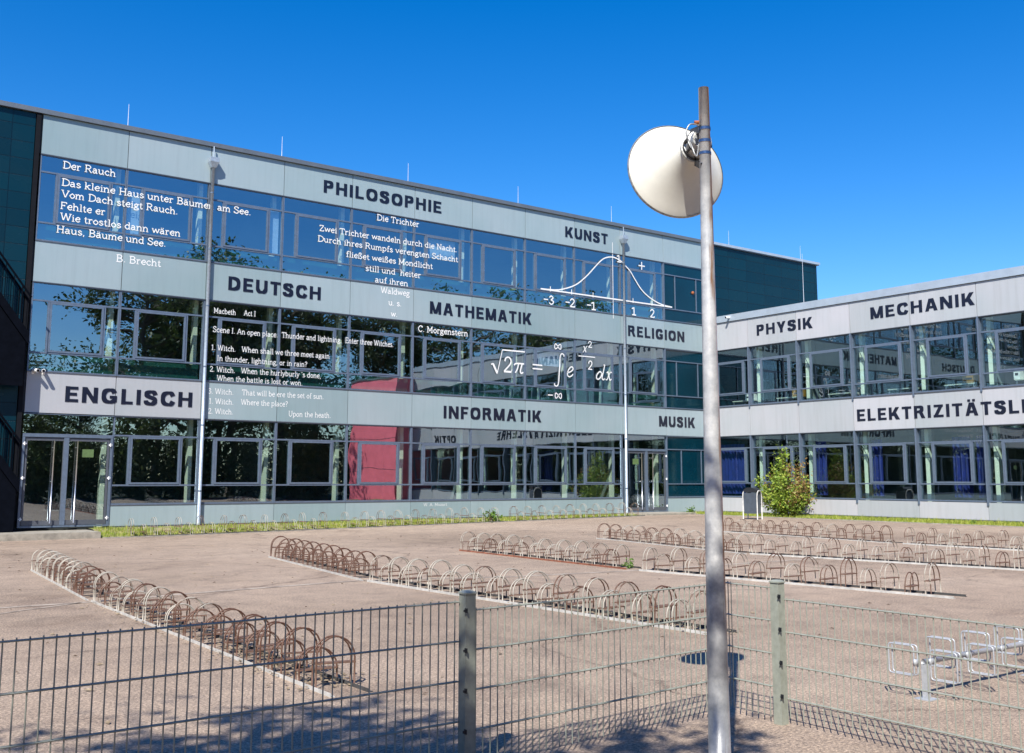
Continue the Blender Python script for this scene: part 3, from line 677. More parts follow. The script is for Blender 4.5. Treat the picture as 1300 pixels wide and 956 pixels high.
# white serif lettering made of strokes
# glyph: advance, then strokes: 'l' straight, 'c' smooth, 's' slab serif (x, y, half width)
G = {
'a': (.60, ('c',(.08,.54),(.26,.66),(.42,.52)), ('l',(.42,.54),(.42,.06),(.54,.0)), ('c',(.42,.38),(.18,.34),(.06,.17),(.20,.0),(.42,.15))),
'b': (.64, ('l',(.12,1),(.12,.02)), ('c',(.12,.50),(.34,.66),(.56,.33),(.34,.0),(.12,.14)), ('s',.06,1,.07)),
'c': (.56, ('c',(.50,.50),(.30,.66),(.07,.33),(.30,.0),(.52,.14))),
'd': (.66, ('l',(.50,1),(.50,.0)), ('c',(.50,.50),(.28,.66),(.06,.33),(.28,.0),(.50,.14)), ('s',.44,1,.07), ('s',.56,.0,.07)),
'e': (.58, ('l',(.08,.36),(.51,.36)), ('c',(.51,.36),(.46,.60),(.29,.66),(.07,.33),(.29,.0),(.52,.13))),
'f': (.42, ('c',(.42,.92),(.30,1.0),(.20,.85),(.20,.6)), ('l',(.20,.64),(.20,.0)), ('s',.22,.0,.15), ('s',.20,.62,.17)),
'g': (.60, ('c',(.28,.66),(.08,.45),(.27,.24),(.46,.45),(.28,.66)), ('l',(.40,.60),(.56,.66)), ('c',(.18,.25),(.12,.12),(.34,.06),(.53,-.06),(.42,-.24),(.12,-.24),(.06,-.1),(.16,.04))),
'h': (.68, ('l',(.13,1),(.13,.0)), ('c',(.13,.46),(.34,.66),(.50,.50),(.52,.3)), ('l',(.52,.34),(.52,.0)), ('s',.07,1,.07), ('s',.13,.0,.12), ('s',.53,.0,.12)),
'i': (.34, ('l',(.18,.64),(.18,.0)), ('s',.13,.64,.08), ('s',.18,.0,.14), ('l',(.17,.80),(.17,.93))),
'j': (.34, ('c',(.2,.64),(.2,0),(.12,-.25),(0,-.2)), ('s',.13,.64,.08), ('l',(.2,.80),(.2,.93))),
'k': (.64, ('l',(.13,1),(.13,.0)), ('l',(.48,.64),(.14,.30)), ('l',(.24,.40),(.52,.0)), ('s',.07,1,.07), ('s',.13,.0,.12), ('s',.50,.64,.11), ('s',.53,.0,.11)),
'l': (.34, ('l',(.18,1),(.18,.0)), ('s',.12,1,.08), ('s',.18,.0,.14)),
'm': (.98, ('l',(.12,.64),(.12,.0)), ('c',(.12,.46),(.30,.66),(.45,.50),(.46,.3)), ('l',(.46,.34),(.46,.0)), ('c',(.46,.46),(.64,.66),(.80,.50),(.81,.3)), ('l',(.81,.34),(.81,.0)), ('s',.07,.64,.07), ('s',.12,.0,.11), ('s',.46,.0,.11), ('s',.82,.0,.11)),
'n': (.68, ('l',(.13,.64),(.13,.0)), ('c',(.13,.46),(.34,.66),(.50,.50),(.52,.3)), ('l',(.52,.34),(.52,.0)), ('s',.07,.64,.08), ('s',.13,.0,.12), ('s',.53,.0,.12)),
'o': (.60, ('c',(.30,.66),(.06,.33),(.30,.0),(.54,.33),(.30,.66))),
'p': (.66, ('l',(.13,.64),(.13,-.28)), ('c',(.13,.50),(.36,.66),(.58,.33),(.36,.0),(.13,.14)), ('s',.07,.64,.08), ('s',.14,-.28,.13)),
'r': (.50, ('l',(.15,.64),(.15,.0)), ('c',(.15,.42),(.28,.64),(.46,.58)), ('s',.09,.64,.08), ('s',.17,.0,.14)),
's': (.52, ('c',(.44,.50),(.26,.66),(.10,.50),(.26,.34),(.46,.18),(.26,.0),(.07,.14))),
't': (.42, ('l',(.18,.88),(.18,.14)), ('c',(.18,.16),(.26,.0),(.40,.08)), ('s',.20,.63,.16)),
'u': (.68, ('c',(.13,.64),(.13,.2),(.30,.0),(.52,.18)), ('l',(.52,.64),(.52,.0)), ('s',.07,.64,.08), ('s',.46,.64,.08), ('s',.58,.0,.07)),
'v': (.60, ('l',(.08,.64),(.30,.02)), ('l',(.52,.64),(.31,.03)), ('s',.09,.64,.10), ('s',.51,.64,.10)),
'w': (.88, ('l',(.08,.64),(.25,.02)), ('l',(.43,.60),(.26,.03)), ('l',(.44,.60),(.62,.02)), ('l',(.80,.64),(.63,.03)), ('s',.09,.64,.09), ('s',.79,.64,.09), ('s',.44,.62,.05)),
'y': (.60, ('l',(.08,.64),(.31,.02)), ('c',(.52,.64),(.30,.02),(.20,-.24),(.04,-.22)), ('s',.09,.64,.10), ('s',.51,.64,.10)),
'z': (.56, ('l',(.08,.62),(.48,.62)), ('l',(.46,.60),(.10,.04)), ('l',(.08,.02),(.50,.02))),
'ß': (.66, ('l',(.14,.0),(.14,.7)), ('c',(.14,.68),(.20,.95),(.36,1.0),(.48,.84),(.34,.62),(.36,.5),(.56,.25),(.42,.0),(.26,.06)), ('s',.12,.0,.1)),
'A': (.86, ('l',(.10,.0),(.42,1)), ('l',(.76,.0),(.44,1)), ('l',(.24,.34),(.62,.34)), ('s',.11,.0,.12), ('s',.75,.0,.12)),
'B': (.78, ('l',(.17,1),(.17,.0)), ('c',(.10,.99),(.45,1.0),(.62,.78),(.45,.54),(.17,.53)), ('c',(.17,.52),(.50,.52),(.68,.27),(.50,.01),(.10,.01)), ('s',.12,1,.08), ('s',.12,.0,.08)),
'C': (.78, ('c',(.66,.74),(.58,.95),(.38,1.0),(.08,.5),(.38,.0),(.68,.20)), ('l',(.68,1),(.68,.72))),
'D': (.84, ('l',(.18,1),(.18,.0)), ('c',(.10,1.0),(.42,.99),(.74,.75),(.74,.25),(.42,.01),(.10,.0)), ('s',.12,1,.08), ('s',.12,.0,.08)),
'E': (.74, ('l',(.16,1),(.16,.0)), ('l',(.08,.98),(.64,.98)), ('l',(.08,.02),(.66,.02)), ('l',(.16,.52),(.48,.52)), ('l',(.64,1),(.64,.80)), ('l',(.66,.0),(.66,.22)), ('l',(.48,.62),(.48,.42))),
'F': (.70, ('l',(.16,1),(.16,.0)), ('l',(.08,.98),(.64,.98)), ('l',(.16,.52),(.46,.52)), ('l',(.64,1),(.64,.78)), ('l',(.46,.62),(.46,.42)), ('s',.17,.0,.13)),
'H': (.88, ('l',(.17,1),(.17,.0)), ('l',(.69,1),(.69,.0)), ('l',(.17,.52),(.69,.52)), ('s',.17,1,.13), ('s',.17,.0,.13), ('s',.69,1,.13), ('s',.69,.0,.13)),
'I': (.42, ('l',(.21,1),(.21,.0)), ('s',.21,1,.15), ('s',.21,.0,.15)),
'M': (1.0, ('l',(.17,1),(.17,.0)), ('l',(.81,1),(.81,.0)), ('l',(.17,1),(.48,.22)), ('l',(.81,1),(.50,.22)), ('s',.12,1,.1), ('s',.17,.0,.13), ('s',.86,1,.1), ('s',.81,.0,.13)),
'N': (.86, ('l',(.17,1),(.17,.0)), ('l',(.69,1),(.69,.0)), ('l',(.17,1),(.69,.02)), ('s',.12,1,.1), ('s',.17,.0,.13), ('s',.69,1,.13)),
'R': (.82, ('l',(.17,1),(.17,.0)), ('c',(.10,.99),(.45,1.0),(.64,.76),(.45,.50),(.17,.49)), ('l',(.40,.50),(.68,.02)), ('s',.12,1,.08), ('s',.16,.0,.13), ('s',.71,.0,.09)),
'S': (.66, ('c',(.54,.78),(.44,1.0),(.20,.98),(.10,.76),(.30,.56),(.56,.38),(.50,.06),(.26,.0),(.08,.22)), ('l',(.55,1),(.55,.76)), ('l',(.08,.0),(.08,.26))),
'T': (.76, ('l',(.38,1),(.38,.0)), ('l',(.06,.98),(.70,.98)), ('l',(.06,1),(.06,.76)), ('l',(.70,1),(.70,.76)), ('s',.38,.0,.14)),
'U': (.84, ('c',(.16,1),(.16,.3),(.40,.0),(.66,.3),(.66,1)), ('s',.16,1,.13), ('s',.66,1,.13)),
'V': (.82, ('l',(.10,1),(.40,.0)), ('l',(.72,1),(.42,.0)), ('s',.11,1,.13), ('s',.71,1,.13)),
'W': (1.14, ('l',(.10,1),(.32,.0)), ('l',(.56,.94),(.34,.0)), ('l',(.58,.94),(.80,.0)), ('l',(1.04,1),(.82,.0)), ('s',.11,1,.13), ('s',1.02,1,.12), ('s',.57,1,.08)),
'Z': (.72, ('l',(.10,.98),(.62,.98)), ('l',(.61,.96),(.10,.04)), ('l',(.08,.02),(.64,.02)), ('l',(.10,1),(.10,.78)), ('l',(.64,.0),(.64,.22))),
'1': (.50, ('l',(.26,1),(.26,.0)), ('l',(.08,.80),(.24,.96)), ('s',.26,.0,.16)),
'2': (.60, ('c',(.08,.76),(.28,1.0),(.50,.76),(.36,.42),(.08,.04)), ('l',(.08,.03),(.54,.03)), ('l',(.54,.0),(.54,.16))),
'3': (.60, ('c',(.08,.80),(.28,1.0),(.48,.78),(.24,.54)), ('c',(.24,.54),(.54,.32),(.30,.0),(.06,.18))),
'.': (.28, ('l',(.14,.0),(.14,.12))), ',': (.28, ('l',(.15,.10),(.15,.0)), ('l',(.15,.0),(.09,-.16))),
"'": (.24, ('l',(.13,1),(.10,.76))), '?': (.54, ('c',(.08,.80),(.26,1.0),(.46,.78),(.27,.50),(.26,.26)), ('l',(.26,.0),(.26,.12))),
' ': (.34,), '-': (.5, ('l',(.06,.4),(.44,.4))), 'ä': None, 'Ä': None}
G['ä'] = (G['a'][0],)+G['a'][1:]+(('l',(.17,.80),(.17,.93)), ('l',(.37,.80),(.37,.93)))
def ribbon(m, F, pts, w, d):
    """flat mitred band along pts in the plane of the wall"""
    P = [Vector(p) for p in pts]; P = [P[0]]+[b for a, b in zip(P, P[1:]) if (b-a).length > 1e-5]
    if len(P) < 2: return
    closed = (P[0]-P[-1]).length < 1e-4
    L_, R_ = [], []
    ws = w if isinstance(w, list) else [w]*len(P)
    for i, p in enumerate(P):
        a = P[i]-P[i-1] if i else (P[-1]-P[-2] if closed else P[1]-P[0])
        b = P[i+1]-P[i] if i < len(P)-1 else (P[1]-P[0] if closed else P[-1]-P[-2])
        a.normalize(); b.normalize(); t = a+b
        if t.length < .2: t = b.copy()
        t.normalize(); n = Vector((-t.y, t.x)); k = min(1.6, 1/max(.3, abs(t.dot(b))))
        L_.append(p+n*ws[i]/2*k); R_.append(p-n*ws[i]/2*k)
    vs = [F.P(q.x, d, q.y) for q in L_]+[F.P(q.x, d, q.y) for q in R_]; k = len(P)
    m.add(vs, [(i, i+1, i+1+k, i+k) for i in range(k-1)])
def plane_d(z, u):
    for z0, z1, t1, t2 in FLO:
        if z0 < z < z1: return .009
    return .003
def line(text, u0, za, u1, zb, cap, bold=.145, ser=.10):
    m = MB(); tot = sum(G[c][0] for c in text)
    k = (u1-u0)/tot; x = 0; zc = (za+zb)/2
    d0 = plane_d(zc+cap*.3, 0); n = 0
    if d0 < 0:
        d0 += 0
    for c in text:
        for st in G[c][1:]:
            n += 1; d = d0+.0004*(n % 7)
            if st[0] == 's':
                pts = [(st[1]-st[3], st[2]), (st[1]+st[3], st[2])]; w = cap*ser
            else:
                pts = smooth(st[1:]) if st[0] == 'c' else list(st[1:]); w = cap*bold
            pts = [(u0+(x+p[0])*k, zc+p[1]*cap) for p in pts]
            dd = d
            ribbon(m, FA, pts, w, dd)
        x += G[c][0]
    o = m.build('lettering', M['white'], school); o['label'] = 'white serif line reading ' + ' '.join(text.split()[:7]); return o
TT = (.135,.095); MC = (.10,.055)
for a in [
('Der Rauch', 6.831, 10.921, 8.415, 10.935, 0.215), ('Das kleine Haus unter Bäumen am See.', 6.825, 10.385, 12.9, 10.374, 0.214),
('Vom Dach steigt Rauch.', 6.845, 10.039, 10.42, 9.999, 0.214), ('Fehlte er', 6.832, 9.634, 8.162, 9.657, 0.213),
('Wie trostlos dann wären', 6.851, 9.306, 10.537, 9.3, 0.212), ('Haus, Bäume und See.', 6.759, 8.902, 10.085, 8.897, 0.211),
('B. Brecht', 8.555, 8.223, 9.958, 8.231, 0.218), ('Die Trichter', 17.735, 10.942, 19.564, 10.995, 0.214),
('Zwei Trichter wandeln durch die Nacht.', 15.439, 10.222, 21.302, 10.229, 0.206), ('Durch ihres Rumpfs verengten Schacht', 15.386, 9.826, 21.343, 9.85, 0.205),
('fließet weißes Mondlicht', 16.515, 9.433, 20.194, 9.415, 0.208), ('still und  heiter', 17.31, 8.996, 19.675, 9.022, 0.21),
('auf ihren', 17.714, 8.628, 19.121, 8.63, 0.211), ('Waldweg', 17.961, 8.257, 19.199, 8.27, 0.211), ('u. s.', 18.296, 7.836, 18.857, 7.843, 0.212),
('w.', 18.41, 7.424, 18.684, 7.426, 0.211), ('C. Morgenstern', 19.567, 6.94, 21.832, 6.997, 0.221)]: line(*a, *TT)
for a in [
('Macbeth', 11.74, 6.893, 12.503, 6.914, 0.173), ('Act I', 12.778, 6.914, 13.199, 6.928, 0.176), ('Scene I. An open place.', 11.739, 6.279, 14.011, 6.272, 0.177),
('Thunder and lightning.', 14.152, 6.273, 16.428, 6.295, 0.185), ('Enter three Witches.', 16.565, 6.292, 18.539, 6.295, 0.192), ('1. Witch.', 11.711, 5.676, 12.541, 5.671, 0.177),
('When shall we three meet again', 12.745, 5.675, 15.977, 5.693, 0.18), ('In thunder, lightning, or in rain?', 11.911, 5.316, 15.134, 5.347, 0.177), ('2. Witch.', 11.688, 4.958, 12.555, 4.961, 0.176),
("When the hurlyburly 's done,", 12.748, 4.962, 15.664, 4.977, 0.179), ('When the battle is lost or won.', 11.937, 4.678, 14.977, 4.674, 0.176), ('3. Witch.', 11.666, 4.235, 12.529, 4.236, 0.175),
('That will be ere the set of sun.', 12.814, 4.235, 15.793, 4.255, 0.178), ('1. Witch.', 11.706, 3.908, 12.542, 3.914, 0.174), ('Where the place?', 12.788, 3.914, 14.46, 3.933, 0.178),
('2. Witch.', 11.693, 3.584, 12.542, 3.586, 0.174), ('Upon the heath.', 14.489, 3.596, 16.084, 3.6, 0.182), ('W. A. Mozart', 19.917, 0.492, 20.949, 0.494, 0.103)]: line(*a, *MC)

# bell curve diagram and integral formula
def strokes(name, label, items):
    m = MB()
    for i, (w, sm, pts) in enumerate(items):
        pts = smooth(pts, 8) if sm else pts
        z = sum(p[1] for p in pts)/len(pts)
        dd = -.045+.03+.0004*(i % 9) if 8.57 < z < 11.27 or 4.62 < z < 7.33 else .004+.0004*(i % 9)
        ribbon(m, FA, pts, w, dd)
    o = m.build(name, M['white'], school); o['label'] = label; return o
curve = [(25.406,9.25),(25.883,9.262),(26.334,9.303),(26.791,9.426),(27.222,9.594),(27.592,9.83),(28.001,10.173),(28.416,10.579),(28.766,10.89),(29.048,11.034),(29.401,11.097),(29.72,11.041),(29.933,10.949),(30.11,10.83),(30.431,10.587),(30.681,10.289),(31.039,9.893),(31.403,9.632),(31.847,9.432),(32.372,9.293),(32.984,9.244)]
def fitg(ch, u0, u1, z0, z1, w, d=None):
    a = G[ch]; pts = [p for s in a[1:] if s[0] != 's' for p in s[1:]]
    xs = [p[0] for p in pts]; ys = [p[1] for p in pts]
    f = lambda p: (u0+(p[0]-min(xs))/(max(max(xs)-min(xs), .15))*(u1-u0), z0+(p[1]-min(ys))/(max(ys)-min(ys))*(z1-z0))
    out = []
    for s in a[1:]:
        if s[0] == 's': out.append((w, False, [f((s[1]-s[3], s[2]+.02)), f((s[1]+s[3], s[2]+.02))]))
        else: out.append((w, s[0] == 'c', [f(p) for p in s[1:]]))
    return out
def boxpane(F, m): pass
dia = MB()
items = [(.05, True, curve), (.055, False, [(25.406,9.245),(32.984,9.238)]), (.03, False, [(29.392,11.75),(29.392,8.38)])]
for u in (25.915, 27.054, 28.243, 30.566, 31.716): items.append((.035, False, [(u, 9.40), (u, 9.18)]))
items += [(.05, False, [(30.93,10.92),(31.31,10.92)]), (.05, False, [(31.12,11.10),(31.12,10.74)])]
for u in (25.563, 26.721, 27.898): items.append((.045, False, [(u, 8.83), (u+.225, 8.83)]))
items += fitg('3', 25.85, 26.08, 8.65, 9.0, .05)+fitg('2', 26.97, 27.21, 8.65, 9.0, .05)+fitg('1', 28.14, 28.27, 8.65, 8.98, .055)
items += fitg('1', 30.48, 30.61, 8.65, 8.99, .055)+fitg('2', 31.60, 31.84, 8.65, 9.01, .05)+fitg('1', 29.63, 29.75, 10.92, 11.22, .05)
def strokes_at(label, items, dd):
    m = MB()
    for i, (w, sm, pts) in enumerate(items): ribbon(m, FA, smooth(pts, 8) if sm else pts, w, dd+.0005*(i % 30))
    o = m.build('lettering', M['white'], school); o['label'] = label; return o
strokes_at('white bell curve diagram with numbered axis', items, .012)
it = [(.05, False, [(22.927,5.948),(23.02,5.99)]), (.085, False, [(23.02,5.99),(23.225,5.62)]), (.035, False, [(23.225,5.60),(23.479,6.575)]), (.055, False, [(23.479,6.565),(24.591,6.565)])]
it += [(.06, True, [(23.60,6.12),(23.64,6.24),(23.77,6.29),(23.89,6.20),(23.86,6.02),(23.56,5.72)]), (.075, False, [(23.55,5.71),(23.92,5.71)]), (.03, False, [(23.90,5.71),(23.96,5.82)])]
it += [(.06, True, [(24.06,5.99),(24.16,6.065),(24.55,6.075)]), (.055, True, [(24.27,6.06),(24.22,5.86),(24.11,5.69)]), (.06, True, [(24.45,6.06),(24.37,5.80),(24.40,5.69),(24.51,5.73)])]
it += [(.055, False, [(24.978,6.08),(25.481,6.075)]), (.055, False, [(24.978,5.92),(25.481,5.915)])]
it += [(.05, True, [(26.62,6.52),(26.60,6.60),(26.50,6.63),(26.42,6.52),(26.39,6.2),(26.37,5.95),(26.35,5.62),(26.31,5.36),(26.22,5.27),(26.12,5.31),(26.12,5.38)]), (.055, True, [(26.405,6.4),(26.385,6.1),(26.36,5.8),(26.335,5.5)])]
def infin(x, z, rx, rz, w): return (w, True, [(x+rx*math.cos(t), z+rz*math.sin(2*t)) for t in [2*PI*k/16+PI/4 for k in range(17)]])
it += [infin(26.30,6.915,.17,.105,.04), infin(26.31,4.88,.17,.105,.04), (.04, False, [(25.76,4.888),(26.02,4.888)])]
it += [(.05, True, [(26.81,5.86),(26.98,5.92),(27.10,6.02),(27.07,6.11),(26.95,6.09),(26.83,5.93),(26.80,5.78),(26.88,5.70),(27.0,5.73),(27.10,5.82)])]
it += [(.045, False, [(27.70,7.05),(27.82,6.79)]), (.03, False, [(27.88,7.06),(27.65,6.78)]), (.035, True, [(27.96,7.18),(28.0,7.26),(28.08,7.26),(28.11,7.17),(27.95,7.01)]), (.035, False, [(27.95,7.02),(28.15,7.02)]), (.04, False, [(27.398,6.61),(28.321,6.61)])]
it += [(.045, True, [(27.95,6.32),(28.0,6.42),(28.10,6.42),(28.13,6.30),(27.94,6.08)]), (.045, False, [(27.93,6.085),(28.15,6.085)])]
it += [(.055, True, [(28.68,5.95),(28.58,6.02),(28.42,5.88),(28.39,5.73),(28.50,5.69),(28.63,5.80),(28.70,5.97)]), (.05, True, [(28.86,6.32),(28.77,6.0),(28.70,5.76),(28.77,5.68),(28.84,5.74)]), (.03, False, [(28.78,6.31),(28.87,6.325)])]
it += [(.05, True, [(28.97,5.98),(29.04,6.03),(29.09,5.86),(29.14,5.69),(29.23,5.74)]), (.04, True, [(29.26,6.0),(29.18,6.03),(29.06,5.84),(28.97,5.69),(28.90,5.72)])]
strokes_at('white formula of a square root and an integral', it, .010)

# ------------------------------------------------------------------ small fixtures on the walls
def cam_thing(loc, rz, label):
    t = thing('security_camera', loc, label, 'camera', None, rz)
    m = MB(); m.tube([(0,-.05,0),(0,-.30,-.03)], .055, 14); m.build('housing', M['plastic_white'], t, local=True)
    m = MB(); m.tube([(0,-.302,-.03),(0,-.312,-.031)], .042, 14); m.build('lens', M['rubber'], t, local=True)
    m = MB(); m.box(-.04,.04,-.02,0,-.11,-.03); m.tube([(0,-.02,-.07),(0,-.12,-.05)], .016, 8); m.build('bracket', M['plastic_white'], t, local=True)
    return t
cam_thing((6.36, 32.6, 4.66), .3, 'round white camera at the left end above the word ENGLISCH, nearer the corner')
cam_thing((6.66, 32.6, 4.66), -.2, 'round white camera above the word ENGLISCH, second from the building corner')
cam_thing((35.12, 31.05, 8.78), -PI/2, 'small white camera at the roof edge of the lower wing, left of PHYSIK')
t = thing('alarm_bell', (34.35,32.6,10.05), 'small rusty red alarm bell on the teal panels beside the pole', 'bell')
m = MB(); m.lathe((34.35,32.61,10.05), (0,-1,0), [(0,.075),(.05,.075),(.08,.04),(.085,.0)], 14); m.build('gong', M['rust_screw'], t, smooth=True)
m = MB(); m.box(34.31,34.39,32.60,32.62,9.99,10.11); m.build('back_plate', M['frame_dark'], t)

# ------------------------------------------------------------------ outside stair at the left end
st = thing('steel_stair', (3.2,32.3,0), 'dark steel outside stair climbing the teal wall at the left end', 'stairs')
def flight(z_hand_ref):
    # handrail passes (5.06, z) and falls 1.33 per metre towards the door
    f = lambda x: z_hand_ref-(x-5.19)*1.33
    x0, x1 = 3.0, 6.1
    for y in (32.06, 32.50):
        m = MB(); m.tube([(x0, y, f(x0)), (x1, y, f(x1))], .03, 8); m.build('handrail', M['stair_dark'], st)
        m = MB()
        for k in range(14):
            x = x0+.02+k*(x1-x0-.04)/13; m.tube([(x, y, f(x)-.02), (x, y, f(x)-1.05)], .012 if k % 3 else .022, 6)
        m.build('baluster', M['stair_dark'], st)
        m = MB(); a, b = f(x0)-1.05, f(x1)-1.05
        m.add([(x0,y-.03,a),(x1,y-.03,b),(x1,y-.03,b-.35),(x0,y-.03,a-.35),(x0,y+.03,a),(x1,y+.03,b),(x1,y+.03,b-.35),(x0,y+.03,a-.35)],
              [(0,1,2,3),(7,6,5,4),(0,4,5,1),(1,5,6,2),(2,6,7,3),(3,7,4,0)]); m.build('stringer', M['stair_dark'], st)
    m = MB()
    for k in range(12):
        x = x0+k*(x1-x0)/12; z = f(x+.12)-1.25; m.box(x, x+.27, 32.09, 32.47, z, z+.04)
    m.build('tread', M['stair_dark'], st)
    # added black sheet in place of the shaded return flight and wall below
    m = MB(); zb = f(x1)-1.45-(1.15 if z_hand_ref > 5 else 9); a = f(x0)-1.42; b = f(x1)-1.42; zb = max(zb, -.1)
    y0, y1 = 32.10, 32.13
    m.add([(x0,y0,a),(6.02,y0,f(6.02)-1.42),(6.02,y0,zb),(x0,y0,zb),(x0,y1,a),(6.02,y1,f(6.02)-1.42),(6.02,y1,zb),(x0,y1,zb)],
          [(0,3,2,1),(4,5,6,7),(0,1,5,4),(1,2,6,5),(2,3,7,6),(3,0,4,7)]); m.build('shade_sheet', M['stair_dark'], st)
flight(7.95); flight(3.68)
m = MB(); m.box(1.2, 3.2, 32.0, 32.55, 8.35, 8.45); m.box(1.2, 3.2, 32.0, 32.55, 4.2, 4.3); m.build('landing', M['stair_dark'], st)
for x in (1.3, 3.1):
    for y in (32.06, 32.5):
        m = MB(); m.box(x-.05, x+.05, y-.04, y+.04, -.2, 9.6); m.build('post', M['stair_dark'], st)

# ------------------------------------------------------------------ speaker pole
px_, py_ = 4.048, 3.726
pole = thing('steel_pole', (px_, py_, 0), 'tall bare galvanised steel pole with rust streaks, standing at the fence corner', 'pole')
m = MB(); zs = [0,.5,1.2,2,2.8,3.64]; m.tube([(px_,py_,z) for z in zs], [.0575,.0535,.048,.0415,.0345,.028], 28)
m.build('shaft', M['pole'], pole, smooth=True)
for z in (3.405, 3.335, 3.265):
    m = MB(); r = .0335; m.tube([(px_,py_,z-.008),(px_,py_,z+.008)], r, 28, caps=False); m.build('strap', M['strap'], pole, smooth=True)
m = MB(); m.tube([(px_,py_,0),(px_,py_,.03)], .10, 20); m.build('base_plate', M['concrete'], pole)

f_ = Vector((.587,.799,.133)); r_ = Vector((.806,-.592,.002)); u_ = Vector((-.08,-.106,.991))
hc = (Vector((4.105,4.012,3.249))-Vector((0,0,1.5)))*1.035+Vector((0,0,1.5))+r_*.006                 # centre of the bell's mouth ring
axis = (r_*-.20+u_*-.27+f_*.94).normalized()     # the way the horn points
t = thing('loudspeaker', (3.99,3.76,3.1), 'big cream horn loudspeaker strapped to the top of the steel pole, mouth turned away', 'loudspeaker')
prof = []
R1, R0, LEN = .290, .058, .285
for i in range(15):
    q = i/14; prof.append((-LEN+LEN*q, R0+(R1-R0)*(.25*q+.75*q**1.9)))
prof += [(.006,R1+.006),(.012,R1+.004),(.012,R1-.006)]
inner = [(d+.006, max(.01, r-.006)) for d, r in prof[:15]][::-1]
m = MB(); m.lathe(hc, axis, prof+inner, 64); bell = m.build('horn_bell', M['bell'], t, smooth=True)
m = MB(); m.lathe(hc, axis, [(-.004,R1+.003),(.004,R1+.009),(.014,R1+.007),(.014,R1-.004)], 64); m.build('rim', M['alu'], t, smooth=True)
dc = hc-axis*LEN; KD = 1.10
m = MB(); m.lathe(dc, -axis, [(a_*KD, b_*KD) for a_, b_ in [(-.01,.070),(.004,.074),(.012,.074),(.014,.064),(.03,.064),(.032,.060),(.075,.060),(.078,.064),(.088,.064),(.092,.056),(.115,.050),(.118,.0)]], 28)
drv = m.build('driver', M['alu'], t); W[drv.name] = W[t.name]
m = MB()
a1 = axis.cross(Vector((0,0,1))).normalized(); b1 = axis.cross(a1).normalized()
for k in range(8):
    q = 2*PI*k/8+.2; c = dc-axis*.062+(a1*math.cos(q)+b1*math.sin(q))*.0705
    m.tube([c+axis*.02, c-axis*.022], .0085, 6)
m.build('fin', M['black'], drv)
m = MB(); m.lathe(dc, -axis, [(.016,.0735),(.031,.0735)], 28); m.lathe(dc, -axis, [(.087,.0725),(.093,.0725)], 28); m.build('gasket', M['black'], drv)
# U bracket from driver to pole, junction box, cable
def bar(m, a, b, w, h):
    a, b = Vector(a), Vector(b); t_ = (b-a).normalized(); s = t_.cross(Vector((0,0,1))).normalized()*w; v = s.cross(t_).normalized()*h
    vs = [a-s-v, a+s-v, a+s+v, a-s+v, b-s-v, b+s-v, b+s+v, b-s+v]
    m.add(vs, [(0,3,2,1),(4,5,6,7),(0,1,5,4),(1,2,6,5),(2,3,7,6),(3,0,4,7)])
pt = Vector((px_-.03, py_-.0, 3.40))
top = dc-axis*.02+Vector((0,0,.088)); bot = dc-axis*.02-Vector((0,0,.088))
for a_, b_, w_, h_ in ((pt, top-r_*.02, .006, .020), (Vector((px_-.03, py_, 3.19)), bot, .005, .017), (top, top-axis*.10+r_*.02, .006, .014)):
    m = MB(); bar(m, a_, b_, w_, h_); m.build('bracket', M['black'], t)
jb = dc-axis*.06+r_*.0-f_*.05+u_*.01
m = MB(); bar(m, jb-r_*.025+u_*.03, jb+r_*.03-u_*.02, .022, .028); m.build('junction_box', M['alu'], t)
m = MB()
cp = smooth([(0,0),(1,0)], 2)
c0 = pt-r_*.012+u_*.02
cab = [c0, c0-r_*.05+u_*.0-f_*.02, c0-r_*.072-u_*.05-f_*.03, c0-r_*.045-u_*.12-f_*.04, c0-r_*.02-u_*.18-f_*.05, jb]
pts = []
for i in range(len(cab)-1):
    p0, p1, p2, p3 = cab[max(i-1,0)], cab[i], cab[i+1], cab[min(i+2,len(cab)-1)]
    for j in range(6):
        q = j/6; pts.append(.5*((2*p1)+(p2-p0)*q+(2*p0-5*p1+4*p2-p3)*q*q+(3*p1-p0-3*p2+p3)*q**3))
m.tube(pts, .0042, 6); m.build('cable', M['alu'], t, smooth=True)
m = MB(); m.tube([pt+u_*.035-r_*.01, pt+u_*.035-r_*.035], .011, 8); m.build('gland', M['rust_screw'], t)

